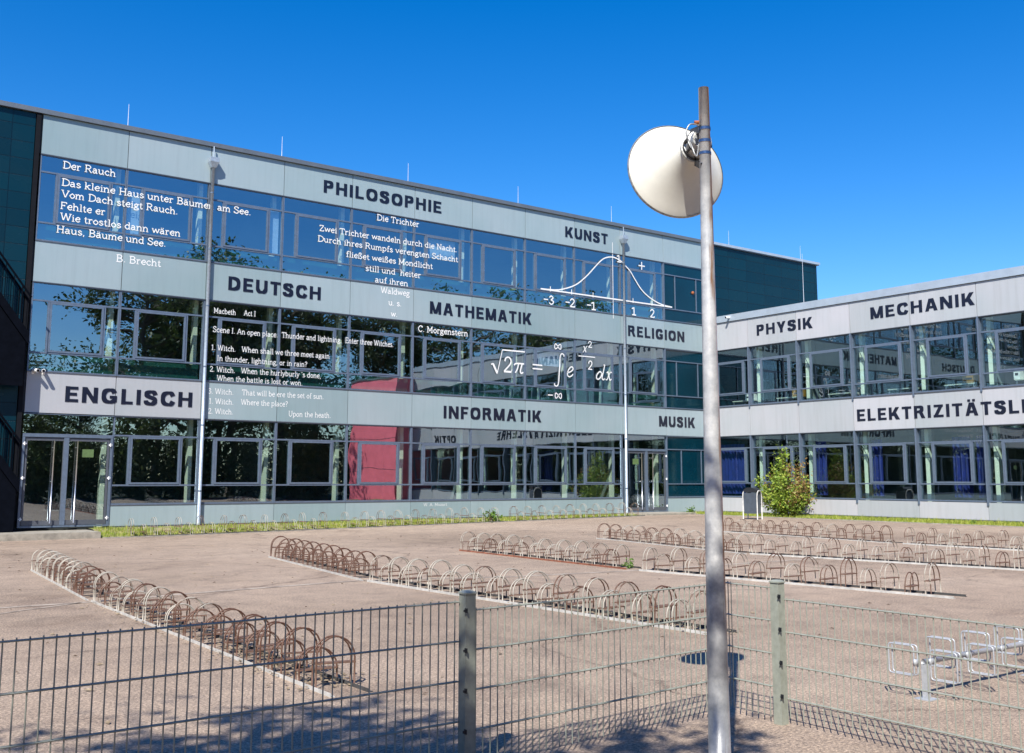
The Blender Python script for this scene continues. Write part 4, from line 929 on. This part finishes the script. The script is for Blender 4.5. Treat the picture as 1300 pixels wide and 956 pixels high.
# ------------------------------------------------------------------ fence
fence = thing('mesh_fence', (.5,4.53,0), 'low grey-green double-wire mesh fence that turns a corner behind the steel pole', 'fence')
def fpost(x, y, top, rz=0):
    m = MB(); m.box(x-.03, x+.03, y-.03, y+.03, -.1, top)
    for (sx, sy) in ((1,1),(1,-1),(-1,1),(-1,-1)): m.box(x+sx*.026, x+sx*.0315, y+sy*.026, y+sy*.0315, -.1, top-.002)
    p = m.build('post', M['fence'], fence); W[p.name] = W[fence.name]
    m = MB(); c = .036
    m.add([(x-c,y-c,top),(x+c,y-c,top),(x+c,y+c,top),(x-c,y+c,top),(x-c,y-c,top+.008),(x+c,y-c,top+.008),(x+c,y+c,top+.008),(x-c,y+c,top+.008),
           (x-c*.5,y-c*.5,top+.018),(x+c*.5,y-c*.5,top+.018),(x+c*.5,y+c*.5,top+.018),(x-c*.5,y+c*.5,top+.018)],
          [(0,3,2,1),(0,1,5,4),(1,2,6,5),(2,3,7,6),(3,0,4,7),(4,5,9,8),(5,6,10,9),(6,7,11,10),(7,4,8,11),(8,9,10,11)])
    m.build('cap', M['fence'], p)
    m = MB()
    for z in (top-.08, top-.28, top-.48, top-.68):
        m.box(x-.036, x-.0302, y-.05, y-.0302, z-.012, z+.012); m.box(x-.05, x-.0302, y-.045, y-.039, z-.006, z+.006)
    m.build('clamp', M['black'], p)
def fpanel(p0, p1, top):
    a, b = Vector((p0[0], p0[1], 0)), Vector((p1[0], p1[1], 0)); L = (b-a).length; t_ = (b-a)/L; s = Vector((-t_.y, t_.x, 0))
    m = MB(); n = int(L/.05); st_ = (L-n*.05)/2
    for k in range(n+1):
        q = a+t_*(st_+k*.05); m.tube([(q.x,q.y,.04),(q.x,q.y,top)], .0035, 6)
    z = top-.012; 
    while z > .03:
        for sg in (-1, 1):
            o = s*sg*.0062; m.tube([a+o+Vector((0,0,z)), b+o+Vector((0,0,z))], .0042, 6)
        z -= .2
    m.build('mesh_panel', M['fence'], fence)
fpost(.52, 4.50, .90); fpost(3.043, 4.53, .905); fpost(5.23, 4.30, .855); fpost(5.21, 1.75, .80)
fpost(-1.98, 4.45, .90)
fpanel((-1.95,4.43), (.49,4.49), .88)
fpanel((.56,4.493), (3.005,4.556), .875); fpanel((3.08,4.507), (5.225,4.70), .835); fpanel((5.205,4.68), (5.203,4.335), .835)
fpanel((5.262,4.265), (5.235,1.79), .765)

# ------------------------------------------------------------------ bicycle racks
def hoop_mesh(w, h, r=.0075, gap=.035, lean=0):
    m = MB()
    for s in (-1, 1):
        pts = []; hw = w/2; straight = h-hw*1.0
        pts.append((-hw, s*gap, 0)); pts.append((-hw, s*gap, straight*.6))
        for k in range(11):
            q = PI*(1-k/10); pts.append((hw*math.cos(q), s*gap*(1-.15*math.sin(q)), max(.02, straight)+hw*math.sin(q)))
        pts.append((hw, s*gap, straight*.6)); pts.append((hw, s*gap, 0))
        m.tube(pts, r, 6)
    return m
def rest_mesh(w, z, gap=.035):
    m = MB(); m.box(-w/2-.01, w/2+.01, -gap-.006, gap+.006, z-.008, z+.004); return m
hoops = {}
def make_hoop_meshes(tagname, w, hh, hl):
    for kind, h in (('high', hh), ('low', hl)):
        for mat in ('hoop_pale','hoop_mid','hoop_rust'):
            o = hoop_mesh(w, h).build('hoop', M[mat]); me = o.data; D.objects.remove(o)
            for p in me.polygons: p.use_smooth = True
            hoops[(tagname, kind, mat)] = me
        o = rest_mesh(w, h*.48 if kind == 'high' else h*.36).build('wheel_rest', M['rest_rust']); hoops[(tagname, kind, 'rest')] = o.data; D.objects.remove(o)
make_hoop_meshes('yard', .335, .385, .275); make_hoop_meshes('wall', .42, .53, .34)
def rack(loc, rz, n, pitch, label, tagname='yard', rust=(.3,.3), railmat='rail_grey', w=.37, rest=True, zf=None, first=0):
    """rails run along local -Y from the origin"""
    t = thing('bike_rack', loc, label, 'bike rack', 'bicycle racks in rows on the yard' if tagname == 'yard' else 'bicycle racks along the glass front', rz)
    L = (n-.5)*pitch
    for s, mt in ((-1, railmat), (1, 'rail_dark' if railmat != 'rail_rust' else 'rail_dark')):  # far rail: its shaded side is painted in with the dark material
        m = MB(); x = s*w/2; m.box(x-.02, x+.02, -L-.06, .08, .0, .006); m.box(x-.02, x-.014, -L-.06, .08, .0062, .03)
        m.build('rail', M[mt], t, local=True)
    for k in range(2*n-1):
        kind = 'high' if (k+first) % 2 == 0 else 'low'
        a = rust[0]+(rust[1]-rust[0])*k/(2*n-1)+random.uniform(-.22,.22)
        mat = 'hoop_rust' if a > .80 else 'hoop_mid' if a > .50 else 'hoop_pale'
        o = D.objects.new('hoop', hoops[(tagname, kind, mat)]); C.objects.link(o); o.parent = t
        o.location = (random.gauss(0,.006), -k*pitch/2+random.gauss(0,.008), .006)
        o.rotation_euler = (random.gauss(0,.045), random.gauss(0,.018), random.gauss(0,.07))
        o.scale = (1, 1, random.uniform(.96,1.04))
        if rest:
            q = D.objects.new('wheel_rest', hoops[(tagname, kind, 'rest')]); C.objects.link(q); q.parent = o
    return t
yard = [   # x, y, turn, hoops, pitch, rust from-to, rail, scale, label
 (3.905, 18.25, -.068, 10, .495, (.25,.75), 'rail_grey', .92, 'low rack at the far end of the leftmost yard row, nearest the left door'),
 (3.585, 13.25, -.015, 13, .525, (.15,1.1), 'rail_grey', .88, 'long rack of the leftmost yard row ending just behind the dark fence'),
 (8.205, 18.68, -.137, 10, .522, (1.1,1.0), 'rail_grey', 1, 'all-brown rusted rack at the far end of the second yard row'),
 (7.535, 13.50, .032, 13, .515, (.25,.6), 'rail_grey', 1, 'pale rack of the second yard row ending beside the steel pole'),
 (12.185, 18.1, -.034, 10, .545, (.5,.35), 'rail_rust', 1, 'rack with an orange-rusted ground rail at the far end of the third yard row'),
 (12.02, 12.50, .10, 9, .60, (.45,.62), 'rail_grey', 1, 'rack of the third yard row whose end hoops stand right of the pole'),
 (17.50, 19.85, -.19, 11, .56, (.8,.3), 'rail_grey', 1, 'rack at the far end of the fourth yard row, before the right door'),
 (16.42, 13.95, .160, 11, .555, (.2,.45), 'rail_grey', 1, 'rack of the fourth yard row running out past the right edge'),
 (22.72, 20.35, -.135, 11, .57, (.9,.55), 'rail_grey', 1, 'rack at the far end of the fifth yard row, before the bush and bin'),
 (21.90, 14.05, .0, 11, .56, (.35,.4), 'rail_grey', 1, 'rack of the fifth yard row nearest the lower wing, at the right edge'),
]
for x, y, rz, n, p, rs, rm, sc_, lb in yard:
    t = rack((x, y, gz(x, y)), rz, n, p, lb, rust=rs, railmat=rm, w=.335); t.scale = (sc_, 1, sc_)
for k in range(3):
    x = 9.0+k*6.95; xm = x+3.4; y = 31.05
    t = rack((x, y, gz(xm, y)+.01), PI/2, 10, .68, ['bicycle rack in the grass under the Macbeth windows', 'bicycle rack in the grass in front of the red reflection', 'bicycle rack in the grass that ends at the right door'][k], 'wall', (.0,.15), 'rail_dark', w=.42)
    t.rotation_euler = (0, 0, PI/2)
    t.rotation_euler = (0, -math.atan2(gz(x+6.8, y)-gz(x, y), 6.8) * 0, PI/2)
    t.location.z = gz(x, y)+.012
    # follow the fall of the ground
    q = Quaternion((0,0,1), PI/2); s_ = math.atan2(gz(x+6.5, y)-gz(x, y), 6.5)
    t.rotation_mode = 'QUATERNION'; t.rotation_quaternion = Quaternion((0,1,0), -s_) @ q

# dead leaves between the rails of the two left rows
m = MB()
for (x, y0, y1, dens) in ((3.5, 6.9, 13.2, 900), (7.62, 6.9, 13.3, 350)):
    for _ in range(dens):
        X = random.gauss(x+.04, .15); Y = random.uniform(y0, y1) if random.random() < .6 else random.uniform(y0, y0+2.2)
        a = random.uniform(0, 2*PI); s = random.uniform(.012,.028); z = .008+random.uniform(0,.015)
        dx, dy = math.cos(a)*s, math.sin(a)*s
        m.add([(X-dx,Y-dy,z),(X+dy*.5,Y-dx*.5,z+.006),(X+dx,Y+dy,z+.004),(X-dy*.5,Y+dx*.5,z)], [(0,1,2,3)])
for _ in range(420):
    X = random.uniform(1, 20); Y = random.uniform(6, 26); a = random.uniform(0, 2*PI); s = random.uniform(.015,.04); z = gz(X, Y)+.006
    dx, dy = math.cos(a)*s, math.sin(a)*s
    m.add([(X-dx,Y-dy,z),(X+dy*.5,Y-dx*.5,z+.012),(X+dx,Y+dy,z+.006),(X-dy*.5,Y+dx*.5,z)], [(0,1,2,3)])
tag(m.build('leaf_litter', M['litter']), kind='stuff')

# modern rack with square loops at the right, beyond the fence
t = thing('square_loop_rack', (6.565,4.147,0), 'bright galvanised rack of square wire loops on one round beam, right behind the fence', 'bike rack')
x0, x1, yb, zb = 6.60, 9.6, 4.18, .25
m = MB(); m.tube([(x0,yb,zb),(x1,yb,zb)], .019, 14); m.build('beam', M['galv'], t, smooth=True)
for x in (x0+.02, 8.05, 9.55):
    m = MB(); m.box(x-.02, x+.02, yb-.02, yb+.02, 0, zb-.015); m.box(x-.06, x+.06, yb-.06, yb+.06, .0, .006); m.build('post', M['galv'], t)
def loop(xc, side, tall):
    m = MB(); w = .195; h = .20; y0 = yb+side*.025; y1 = y0+side*w; z0, z1 = zb-.12+tall, zb-.12+h+tall; r = .022
    for dx in (-.022, .022):
        pts = []
        for (cy, cz, a0) in ((y1-side*r, z1-r, 0), (y0+side*r, z1-r, 1), (y0+side*r, z0+r, 2), (y1-side*r, z0+r, 3)):
            for k in range(5):
                q = (a0+k/4)*PI/2; pts.append((xc+dx, cy+side*r*math.cos(q), cz+r*math.sin(q)))
        pts.append(pts[0]); m.tube(pts, .0058, 8, caps=False)
    m.box(xc-.03, xc+.03, y0-side*.012, y0+side*.004, zb-.02, zb+.02)
    m.build('loop', M['galv'], t, smooth=True)
for k in range(7):
    loop(x0-.05+k*.47, 1, .03); loop(x0+.07+k*.47, -1, .0)

# ------------------------------------------------------------------ litter bin, bush, weeds
t = thing('litter_bin', (30.3,25.95,0), 'dark grey litter bin in a white tube frame, standing beside the bush', 'litter bin')
ang = -1.3; ca, sa = math.cos(ang), math.sin(ang)
def tr(m):
    m.v = [(30.3+x*ca-y*sa, 25.95+x*sa+y*ca, z) for x, y, z in m.v]; return m
m = MB(); m.add([(-.24,-.2,.22),(.24,-.2,.22),(.24,.2,.22),(-.24,.2,.22),(-.25,-.22,.98),(.25,-.22,.98),(.25,.22,.98),(-.25,.22,.98)], [(0,3,2,1),(4,5,6,7),(0,1,5,4),(1,2,6,5),(2,3,7,6),(3,0,4,7)])
tr(m).build('bin_body', M['bin'], t)
m = MB(); pr = [(-.235,1.0),(-.235,1.10),(-.12,1.18),(.12,1.18),(.235,1.10),(.235,1.0)]
k = len(pr); m.add([(x,-.235,z) for x, z in pr]+[(x,.235,z) for x, z in pr], [tuple(range(k)), tuple(range(2*k-1, k-1, -1))]+[(i,(i+1)%k,(i+1)%k+k,i+k) for i in range(k)])
tr(m).build('lid', M['black'], t)
for s in (-1, 1):
    m = MB(); m.tube([(s*.285,-.2,0),(s*.285,-.2,.85),(s*.285,-.17,.98),(s*.285,-.08,1.06),(s*.285,.08,1.06),(s*.285,.17,.98),(s*.285,.2,.85),(s*.285,.2,0)], .022, 8)
    tr(m).build('frame_tube', M['rail_grey'], t, smooth=True)

def leaves(m, centre, n, size, spread, aspect=.5):
    cx, cy, cz = centre
    for _ in range(n):
        p = Vector((random.gauss(cx, spread[0]), random.gauss(cy, spread[1]), random.gauss(cz, spread[2])))
        a = Vector((random.uniform(-1,1), random.uniform(-1,1), random.uniform(-.7,.9))).normalized()
        b = a.orthogonal().normalized(); b.rotate(Quaternion(a, random.uniform(0, 2*PI))); s = size*random.uniform(.6,1.3)
        m.add([p-a*s, p-b*s*aspect, p+a*s, p+b*s*aspect], [(0,1,2,3)])
t = thing('round_bush', (33.5,26.8,0), 'tall leafy bush, yellow-green with reddish shoots, growing against the lower wing', 'bush')
m = MB(); sm = MB(); bx, by = 33.5, 26.8
for k in range(58):
    a = random.uniform(0, 2*PI); hgt = random.uniform(.7, 2.15); rr = 1.28*math.sin(PI*min(1, (hgt+.5)/3.0))**.7*random.uniform(.3,1.08)
    if k < 5: hgt = random.uniform(2.45,2.85); rr = random.uniform(0,.35)
    tip = Vector((bx+rr*math.cos(a), by+rr*math.sin(a), hgt))
    base = Vector((bx+.18*math.cos(a), by+.18*math.sin(a), 0)); mid = base.lerp(tip, .5)+Vector((.12*math.cos(a), .12*math.sin(a), .1))
    sm.tube([base, mid, tip], [.012,.008,.003], 5)
    red = math.cos(a-5.2) > .1 or random.random() < .15
    for j in range(24):
        q = random.uniform(.18, 1.0); p = (base.lerp(mid, q*2) if q < .5 else mid.lerp(tip, q*2-1))
        m.m = 1 if (red and q > .5 and random.random() < .65) else 0
        leaves(m, p, 6, .058, (.13,.13,.11))
m.build('foliage', [M['leaf_bush'], M['leaf_red']], t)
sm.build('stem', M['bush_stem'], t)
def weed(x, y, s, label):
    t = thing('weed_plant', (x, y, gz(x, y)), label, 'weed')
    m = MB(); leaves(m, (x, y, gz(x, y)+s*.4), 90, s*.16, (s*.30, s*.30, s*.22)); m.build('leaf_tuft', M['weed'], t)
    m = MB()
    for k in range(4):
        a = k*1.6; m.tube([(x,y,gz(x,y)),(x+s*.25*math.cos(a), y+s*.25*math.sin(a), gz(x,y)+s*.6)], .006, 5)
    m.build('stem', M['weed'], t)
weed(21.9, 31.0, .5, 'tuft of weed in the grass under the word INFORMATIK')
weed(12.02, 13.0, .16, 'small weed growing through the rusty rail of the third row')
weed(33.0, 31.7, .35, 'young weed beside the step of the right door')
weed(33.1, 23.5, .16, 'small weed in the grass verge right of the bush')
weed(33.2, 18.9, .18, 'low weed in the grass verge near the right edge of the wing')

# ------------------------------------------------------------------ inside the lower wing
def curtain(y0, y1, label, z0=.85, z1=3.05):
    t = MB(); n = max(10, int(abs(y1-y0)*26)); vs = []
    for k in range(n+1):
        y = y0+(y1-y0)*k/n; x = 35.12+.36+.05*math.sin(k*1.25)+.02*math.sin(k*.47)
        vs += [(x, y, z0), (x+.012*math.sin(k*.9), y, z1)]
    t.add(vs, [(2*k, 2*k+2, 2*k+3, 2*k+1) for k in range(n)])
    o = t.build('curtain', M['curtain']); tag(o, label, 'curtain', 'blue curtains behind the ground-floor windows of the wing'); return o
curtain(32.2, 30.75, 'wide drawn blue curtain behind the ground-floor window just right of the pole')
curtain(26.9, 26.35, 'narrow blue curtain behind the glass right of the bush')
curtain(24.25, 23.75, 'bunched blue curtain under the word ELEKTRIZITÄTSLEHRE, its first letters')
curtain(20.85, 20.1, 'blue curtain, wider of the two hanging in one window near the right edge')
curtain(19.92, 19.5, 'blue curtain, narrower of the two hanging in one window near the right edge')
def desk(y, label, col='table', w=1.2):
    t = thing('work_table', (36.2, y, 4.05), label, 'table', 'tables behind the upper windows of the wing')
    m = MB(); m.box(35.75, 36.6, y-w/2, y+w/2, 4.98, 5.02); m.build('table_top', M[col], t)
    for dx in (35.8, 36.55):
        for dy in (-w/2+.05, w/2-.05):
            m = MB(); m.box(dx-.02, dx+.02, y+dy-.02, y+dy+.02, 4.05, 4.979); m.build('leg', M['chrome'], t)
for i, y in enumerate((31.0, 28.5, 25.8, 23.0, 20.6, 17.9)):
    desk(y, ['pale table behind the first upper window of the wing, right of the pole', 'pale table behind the upper glass under the word PHYSIK', 'pale table behind the upper glass between PHYSIK and MECHANIK', 'pale table behind the upper glass under the first letters of MECHANIK', 'pale table behind the upper glass under the last letters of MECHANIK', 'pale table behind the last upper window at the right edge'][i])
def storage(y, label, h=.5, mat='cabinet', z=5.021, w=.5):
    t = thing('storage_box', (36.1, y, z), label, 'box', 'boxes on the tables in the wing')
    m = MB(); m.box(35.9, 36.3, y-w/2, y+w/2, z, z+h); m.build('body', M[mat], t)
    m = MB(); m.box(35.885, 35.899, y-w/4, y+w/4, z+h*.4, z+h*.6); m.build('grip', M['rubber'], t)
storage(28.1, 'ochre box on a table behind the upper glass under PHYSIK', .3); storage(30.8, 'white box on a table behind the first upper window', .3, 'plastic_white', w=.35)
storage(20.3, 'ochre box on a table under the last letters of MECHANIK', .35); storage(17.7, 'wide ochre box on the table behind the last upper window', .3, w=.9)
storage(18.5, 'small white box on the table behind the last upper window', .4, 'plastic_white', w=.22)

# ------------------------------------------------------------------ red building at the far end of the wing (seen mirrored)
t = thing('red_building', (33.9,-.9,0), 'plain red building beyond the lower wing, seen mirrored in the ground-floor glass', 'building')
m = MB(); m.box(33.9, 43, -.1, 6.3, 0, 8.2); m.build('wall', M['red'], t)
m = MB(); m.box(33.82, 43.05, -.18, 6.04, 8.203, 8.35); m.build('coping', M['coping'], t)
for z in (2.1, 4.2, 6.3):
    m = MB(); m.box(33.885, 33.898, -.1, 6.3, z-.012, z+.012); m.build('joint', M['frame_dark'], t)

# ------------------------------------------------------------------ trees
def tree_proto(seed, H, R, nleaf, leafsize, zlo=.22, zhi=.85):
    random.seed(seed)
    t = thing('broadleaf_tree', (0,0,0), None, None)
    tm = MB(); lm = MB()
    tm.tube([(0,0,0),(.1,0,H*.2),(.0,.1,H*.45),(.1,.1,H*.75),(0,0,H*.95)], [H*.020,H*.016,H*.011,H*.006,H*.002], 8)
    tips = []
    for k in range(34):
        z0 = H*random.uniform(zlo,zhi); a = random.uniform(0, 2*PI)
        rad = R*(1-((z0/H-.5)/.62)**2)**.5*random.uniform(.65,1.05) if abs(z0/H-.5) < .6 else R*.3
        if zlo > .5: rad = R*random.uniform(.3,1.05)
        tip = Vector((rad*math.cos(a), rad*math.sin(a), z0+H*random.uniform(.03,.14))); b = Vector((.05,.05,z0)); mid = b.lerp(tip, .5)+Vector((0,0,H*.02))
        tm.tube([b, mid, tip], [H*.006,H*.004,H*.001], 5)
        for j in range(5):
            c = b.lerp(tip, random.uniform(.4,1.0)); e = c+Vector((random.gauss(0,1), random.gauss(0,1), random.gauss(.4,.7)))*R*.17
            tm.tube([c, e], [H*.002,H*.0006], 4); tips.append((c, e))
    per = nleaf//len(tips)
    for c, e in tips:
        for _ in range(3):
            q = c.lerp(e, random.uniform(.3,1.2)); leaves(lm, q, per//3, leafsize, (R*.075,)*3, .55)
    tr_ = tm.build('trunk', M['bark'], t, local=True); cr = lm.build('crown', M['leaf_tree'], t, local=True)
    return t
T1 = tree_proto(3, 18, 5.2, 11500, .15); T2 = tree_proto(9, 15, 4.4, 5200, .13)
spots = [(14,-13,11.5,1),(18.3,-12,9.5,0),(22.8,-12,18.6,0),(26.5,-12.5,18.6,1),(30,-13,20.5,0),(34,-13,19,1),(37.5,-14,18.3,0),(41,-10,17,0),(46,-12,18,0),(45,-3,16,1),(50,2,16.5,0),(47,10,15,1),
         (9,-14,13,1),(27,-22,19,1),(33,-24,19,0),(39,-24,18,0),(2,-17,11,1),(-22,-4,15,0),(-23,8,16,1),(-22,20,15,0),(-5,-14,13,0),(-13,-12,14,1)]
first = {0: True, 1: True}
for x, y, h, k in spots:
    P_ = T1 if k == 0 else T2; base = 18 if k == 0 else 15
    o = P_ if first[k] else copy_tree(P_)
    first[k] = False
    o.location = (x, y, 0); s = h/base; o.scale = (s*1.08, s*1.08, s); o.rotation_euler = (0, 0, (x*1.7+y) % 6.28)
    tag(o, 'tall leafy broadleaf tree in spring foliage behind the yard, seen mirrored in the glass', 'tree', 'trees behind the yard')
t = tree_proto(21, 8.2, 1.7, 3000, .075, .70, .84)
t.location = (-2.75, 1.0, 0); t.rotation_euler = (0, 0, math.radians(130)); t.scale = (1.45, .75, 1); tag(t, 'young tree left of the viewer that throws streaky shade on the fence', 'tree')
inv = Matrix.LocRotScale(t.location, t.rotation_euler.to_quaternion(), t.scale).inverted()
bm_, lm_ = MB(), MB(); tips = []
pts = [Vector((-2.7,1.0,4.9)), Vector((-1.6,.9,5.6)), Vector((-.6,.6,6.0)), Vector((.5,.5,6.2))]
bm_.tube(pts, [.05,.035,.02,.006], 6)
for k in range(16):
    q = pts[2].lerp(pts[3], random.uniform(-.2,1)); e = q+Vector((random.gauss(.05,.22), random.gauss(0,.22), random.gauss(0,.2))); bm_.tube([q, e], [.01,.003], 4)
    leaves(lm_, e, 24, .07, (.13,.13,.13))
for mm, nm, mt in ((bm_, 'bough', 'bark'), (lm_, 'bough_foliage', 'leaf_tree')):
    mm.v = [tuple(inv @ Vector(v)) for v in mm.v]; mm.build(nm, M[mt], t, local=True)
def hedge_proto():
    random.seed(5)
    t = thing('tall_shrub', (0,0,0), None, None); lm = MB(); sm = MB()
    for k in range(26):
        a = random.uniform(0, 2*PI); tip = Vector((2.1*math.cos(a)*random.random()**.4, 1.6*math.sin(a)*random.random()**.4, random.uniform(1.2,5.2))); sm.tube([(0,0,0), tip*.5+Vector((0,0,.2)), tip], [.05,.03,.01], 5)
        for j in range(9):
            q = tip*random.uniform(.25,1.0); leaves(lm, q, 26, .13, (.5,.45,.45), .6)
    lm.build('foliage', M['leaf_tree'], t, local=True); sm.build('stem', M['bark'], t, local=True); return t
hp = hedge_proto()
for k in range(34):
    o = hp if k == 0 else copy_tree(hp)
    o.location = (-14+k*2.9, -7.5+1.2*math.sin(k*2.1), 0) if k < 20 else (-17+math.sin(k*1.9), -8+(k-20)*3.0, 0); o.rotation_euler = (0,0,k*1.3); o.scale = (1,1,.85+.3*abs(math.sin(k*1.7)))
    tag(o, 'dense tall shrub in the hedge behind the yard, seen mirrored in the glass', 'shrub', 'shrubs behind the yard')
random.seed(11)

# ------------------------------------------------------------------ light, sky
AZ, EL = math.radians(49.8), math.radians(46.6)        # direction the light travels, and its height
ldir = Vector((math.sin(AZ)*math.cos(EL), math.cos(AZ)*math.cos(EL), -math.sin(EL)))
sun = D.lights.new('sun', 'SUN'); sun.energy = 4.8; sun.angle = math.radians(.53); sun.color = (1.0,.955,.88)
so = D.objects.new('sun', sun); C.objects.link(so); so.rotation_mode = 'QUATERNION'; so.rotation_quaternion = ldir.to_track_quat('-Z', 'Y'); so.location = (-20,-20,30)
w = D.worlds.new('World'); sc.world = w; w.use_nodes = True; n = w.node_tree; n.nodes.clear()
sky = N(n, 'ShaderNodeTexSky', sky_type='NISHITA', sun_disc=False); sky.sun_elevation = EL; sky.sun_rotation = AZ+PI
sky.altitude = 300; sky.air_density = 1.0; sky.dust_density = .35; sky.ozone_density = 3.0
hs = N(n, 'ShaderNodeHueSaturation'); hs.inputs['Saturation'].default_value = 1.45; hs.inputs['Hue'].default_value = .509; hs.inputs['Value'].default_value = 1.0
bg = N(n, 'ShaderNodeBackground'); bg.inputs['Strength'].default_value = .110
ow = N(n, 'ShaderNodeOutputWorld'); n.links.new(sky.outputs[0], hs.inputs['Color']); n.links.new(hs.outputs[0], bg.inputs['Color']); n.links.new(bg.outputs[0], ow.inputs[0])

# ------------------------------------------------------------------ camera
cd = D.cameras.new('camera'); cam = D.objects.new('camera', cd); C.objects.link(cam); sc.camera = cam
cd.sensor_width = 36; cd.sensor_fit = 'HORIZONTAL'; cd.lens = 36*1295.46/1300; cd.shift_x = 0; cd.shift_y = -44.5/1300
cd.clip_start = .1; cd.clip_end = 2000
yaw, pit, rol = math.radians(36.31023), math.radians(7.6592), math.radians(.08813)
f = Vector((math.sin(yaw)*math.cos(pit), math.cos(yaw)*math.cos(pit), math.sin(pit))); r = Vector((math.cos(yaw), -math.sin(yaw), 0)); u = r.cross(f)
r2 = r*math.cos(rol)+u*math.sin(rol); u2 = -r*math.sin(rol)+u*math.cos(rol)
cam.matrix_world = Matrix(((r2.x,u2.x,-f.x,0),(r2.y,u2.y,-f.y,0),(r2.z,u2.z,-f.z,1.5),(0,0,0,1)))

sc.view_settings.view_transform = 'Standard'; sc.view_settings.look = 'None'; sc.view_settings.gamma = 1
sc.view_settings.exposure = .75
sc.render.engine = 'CYCLES'
sc.cycles.max_bounces = 8; sc.cycles.transparent_max_bounces = 16; sc.cycles.glossy_bounces = 4; sc.cycles.diffuse_bounces = 3
sc.cycles.use_denoising = True
sc.render.resolution_x = 1024; sc.render.resolution_y = 753
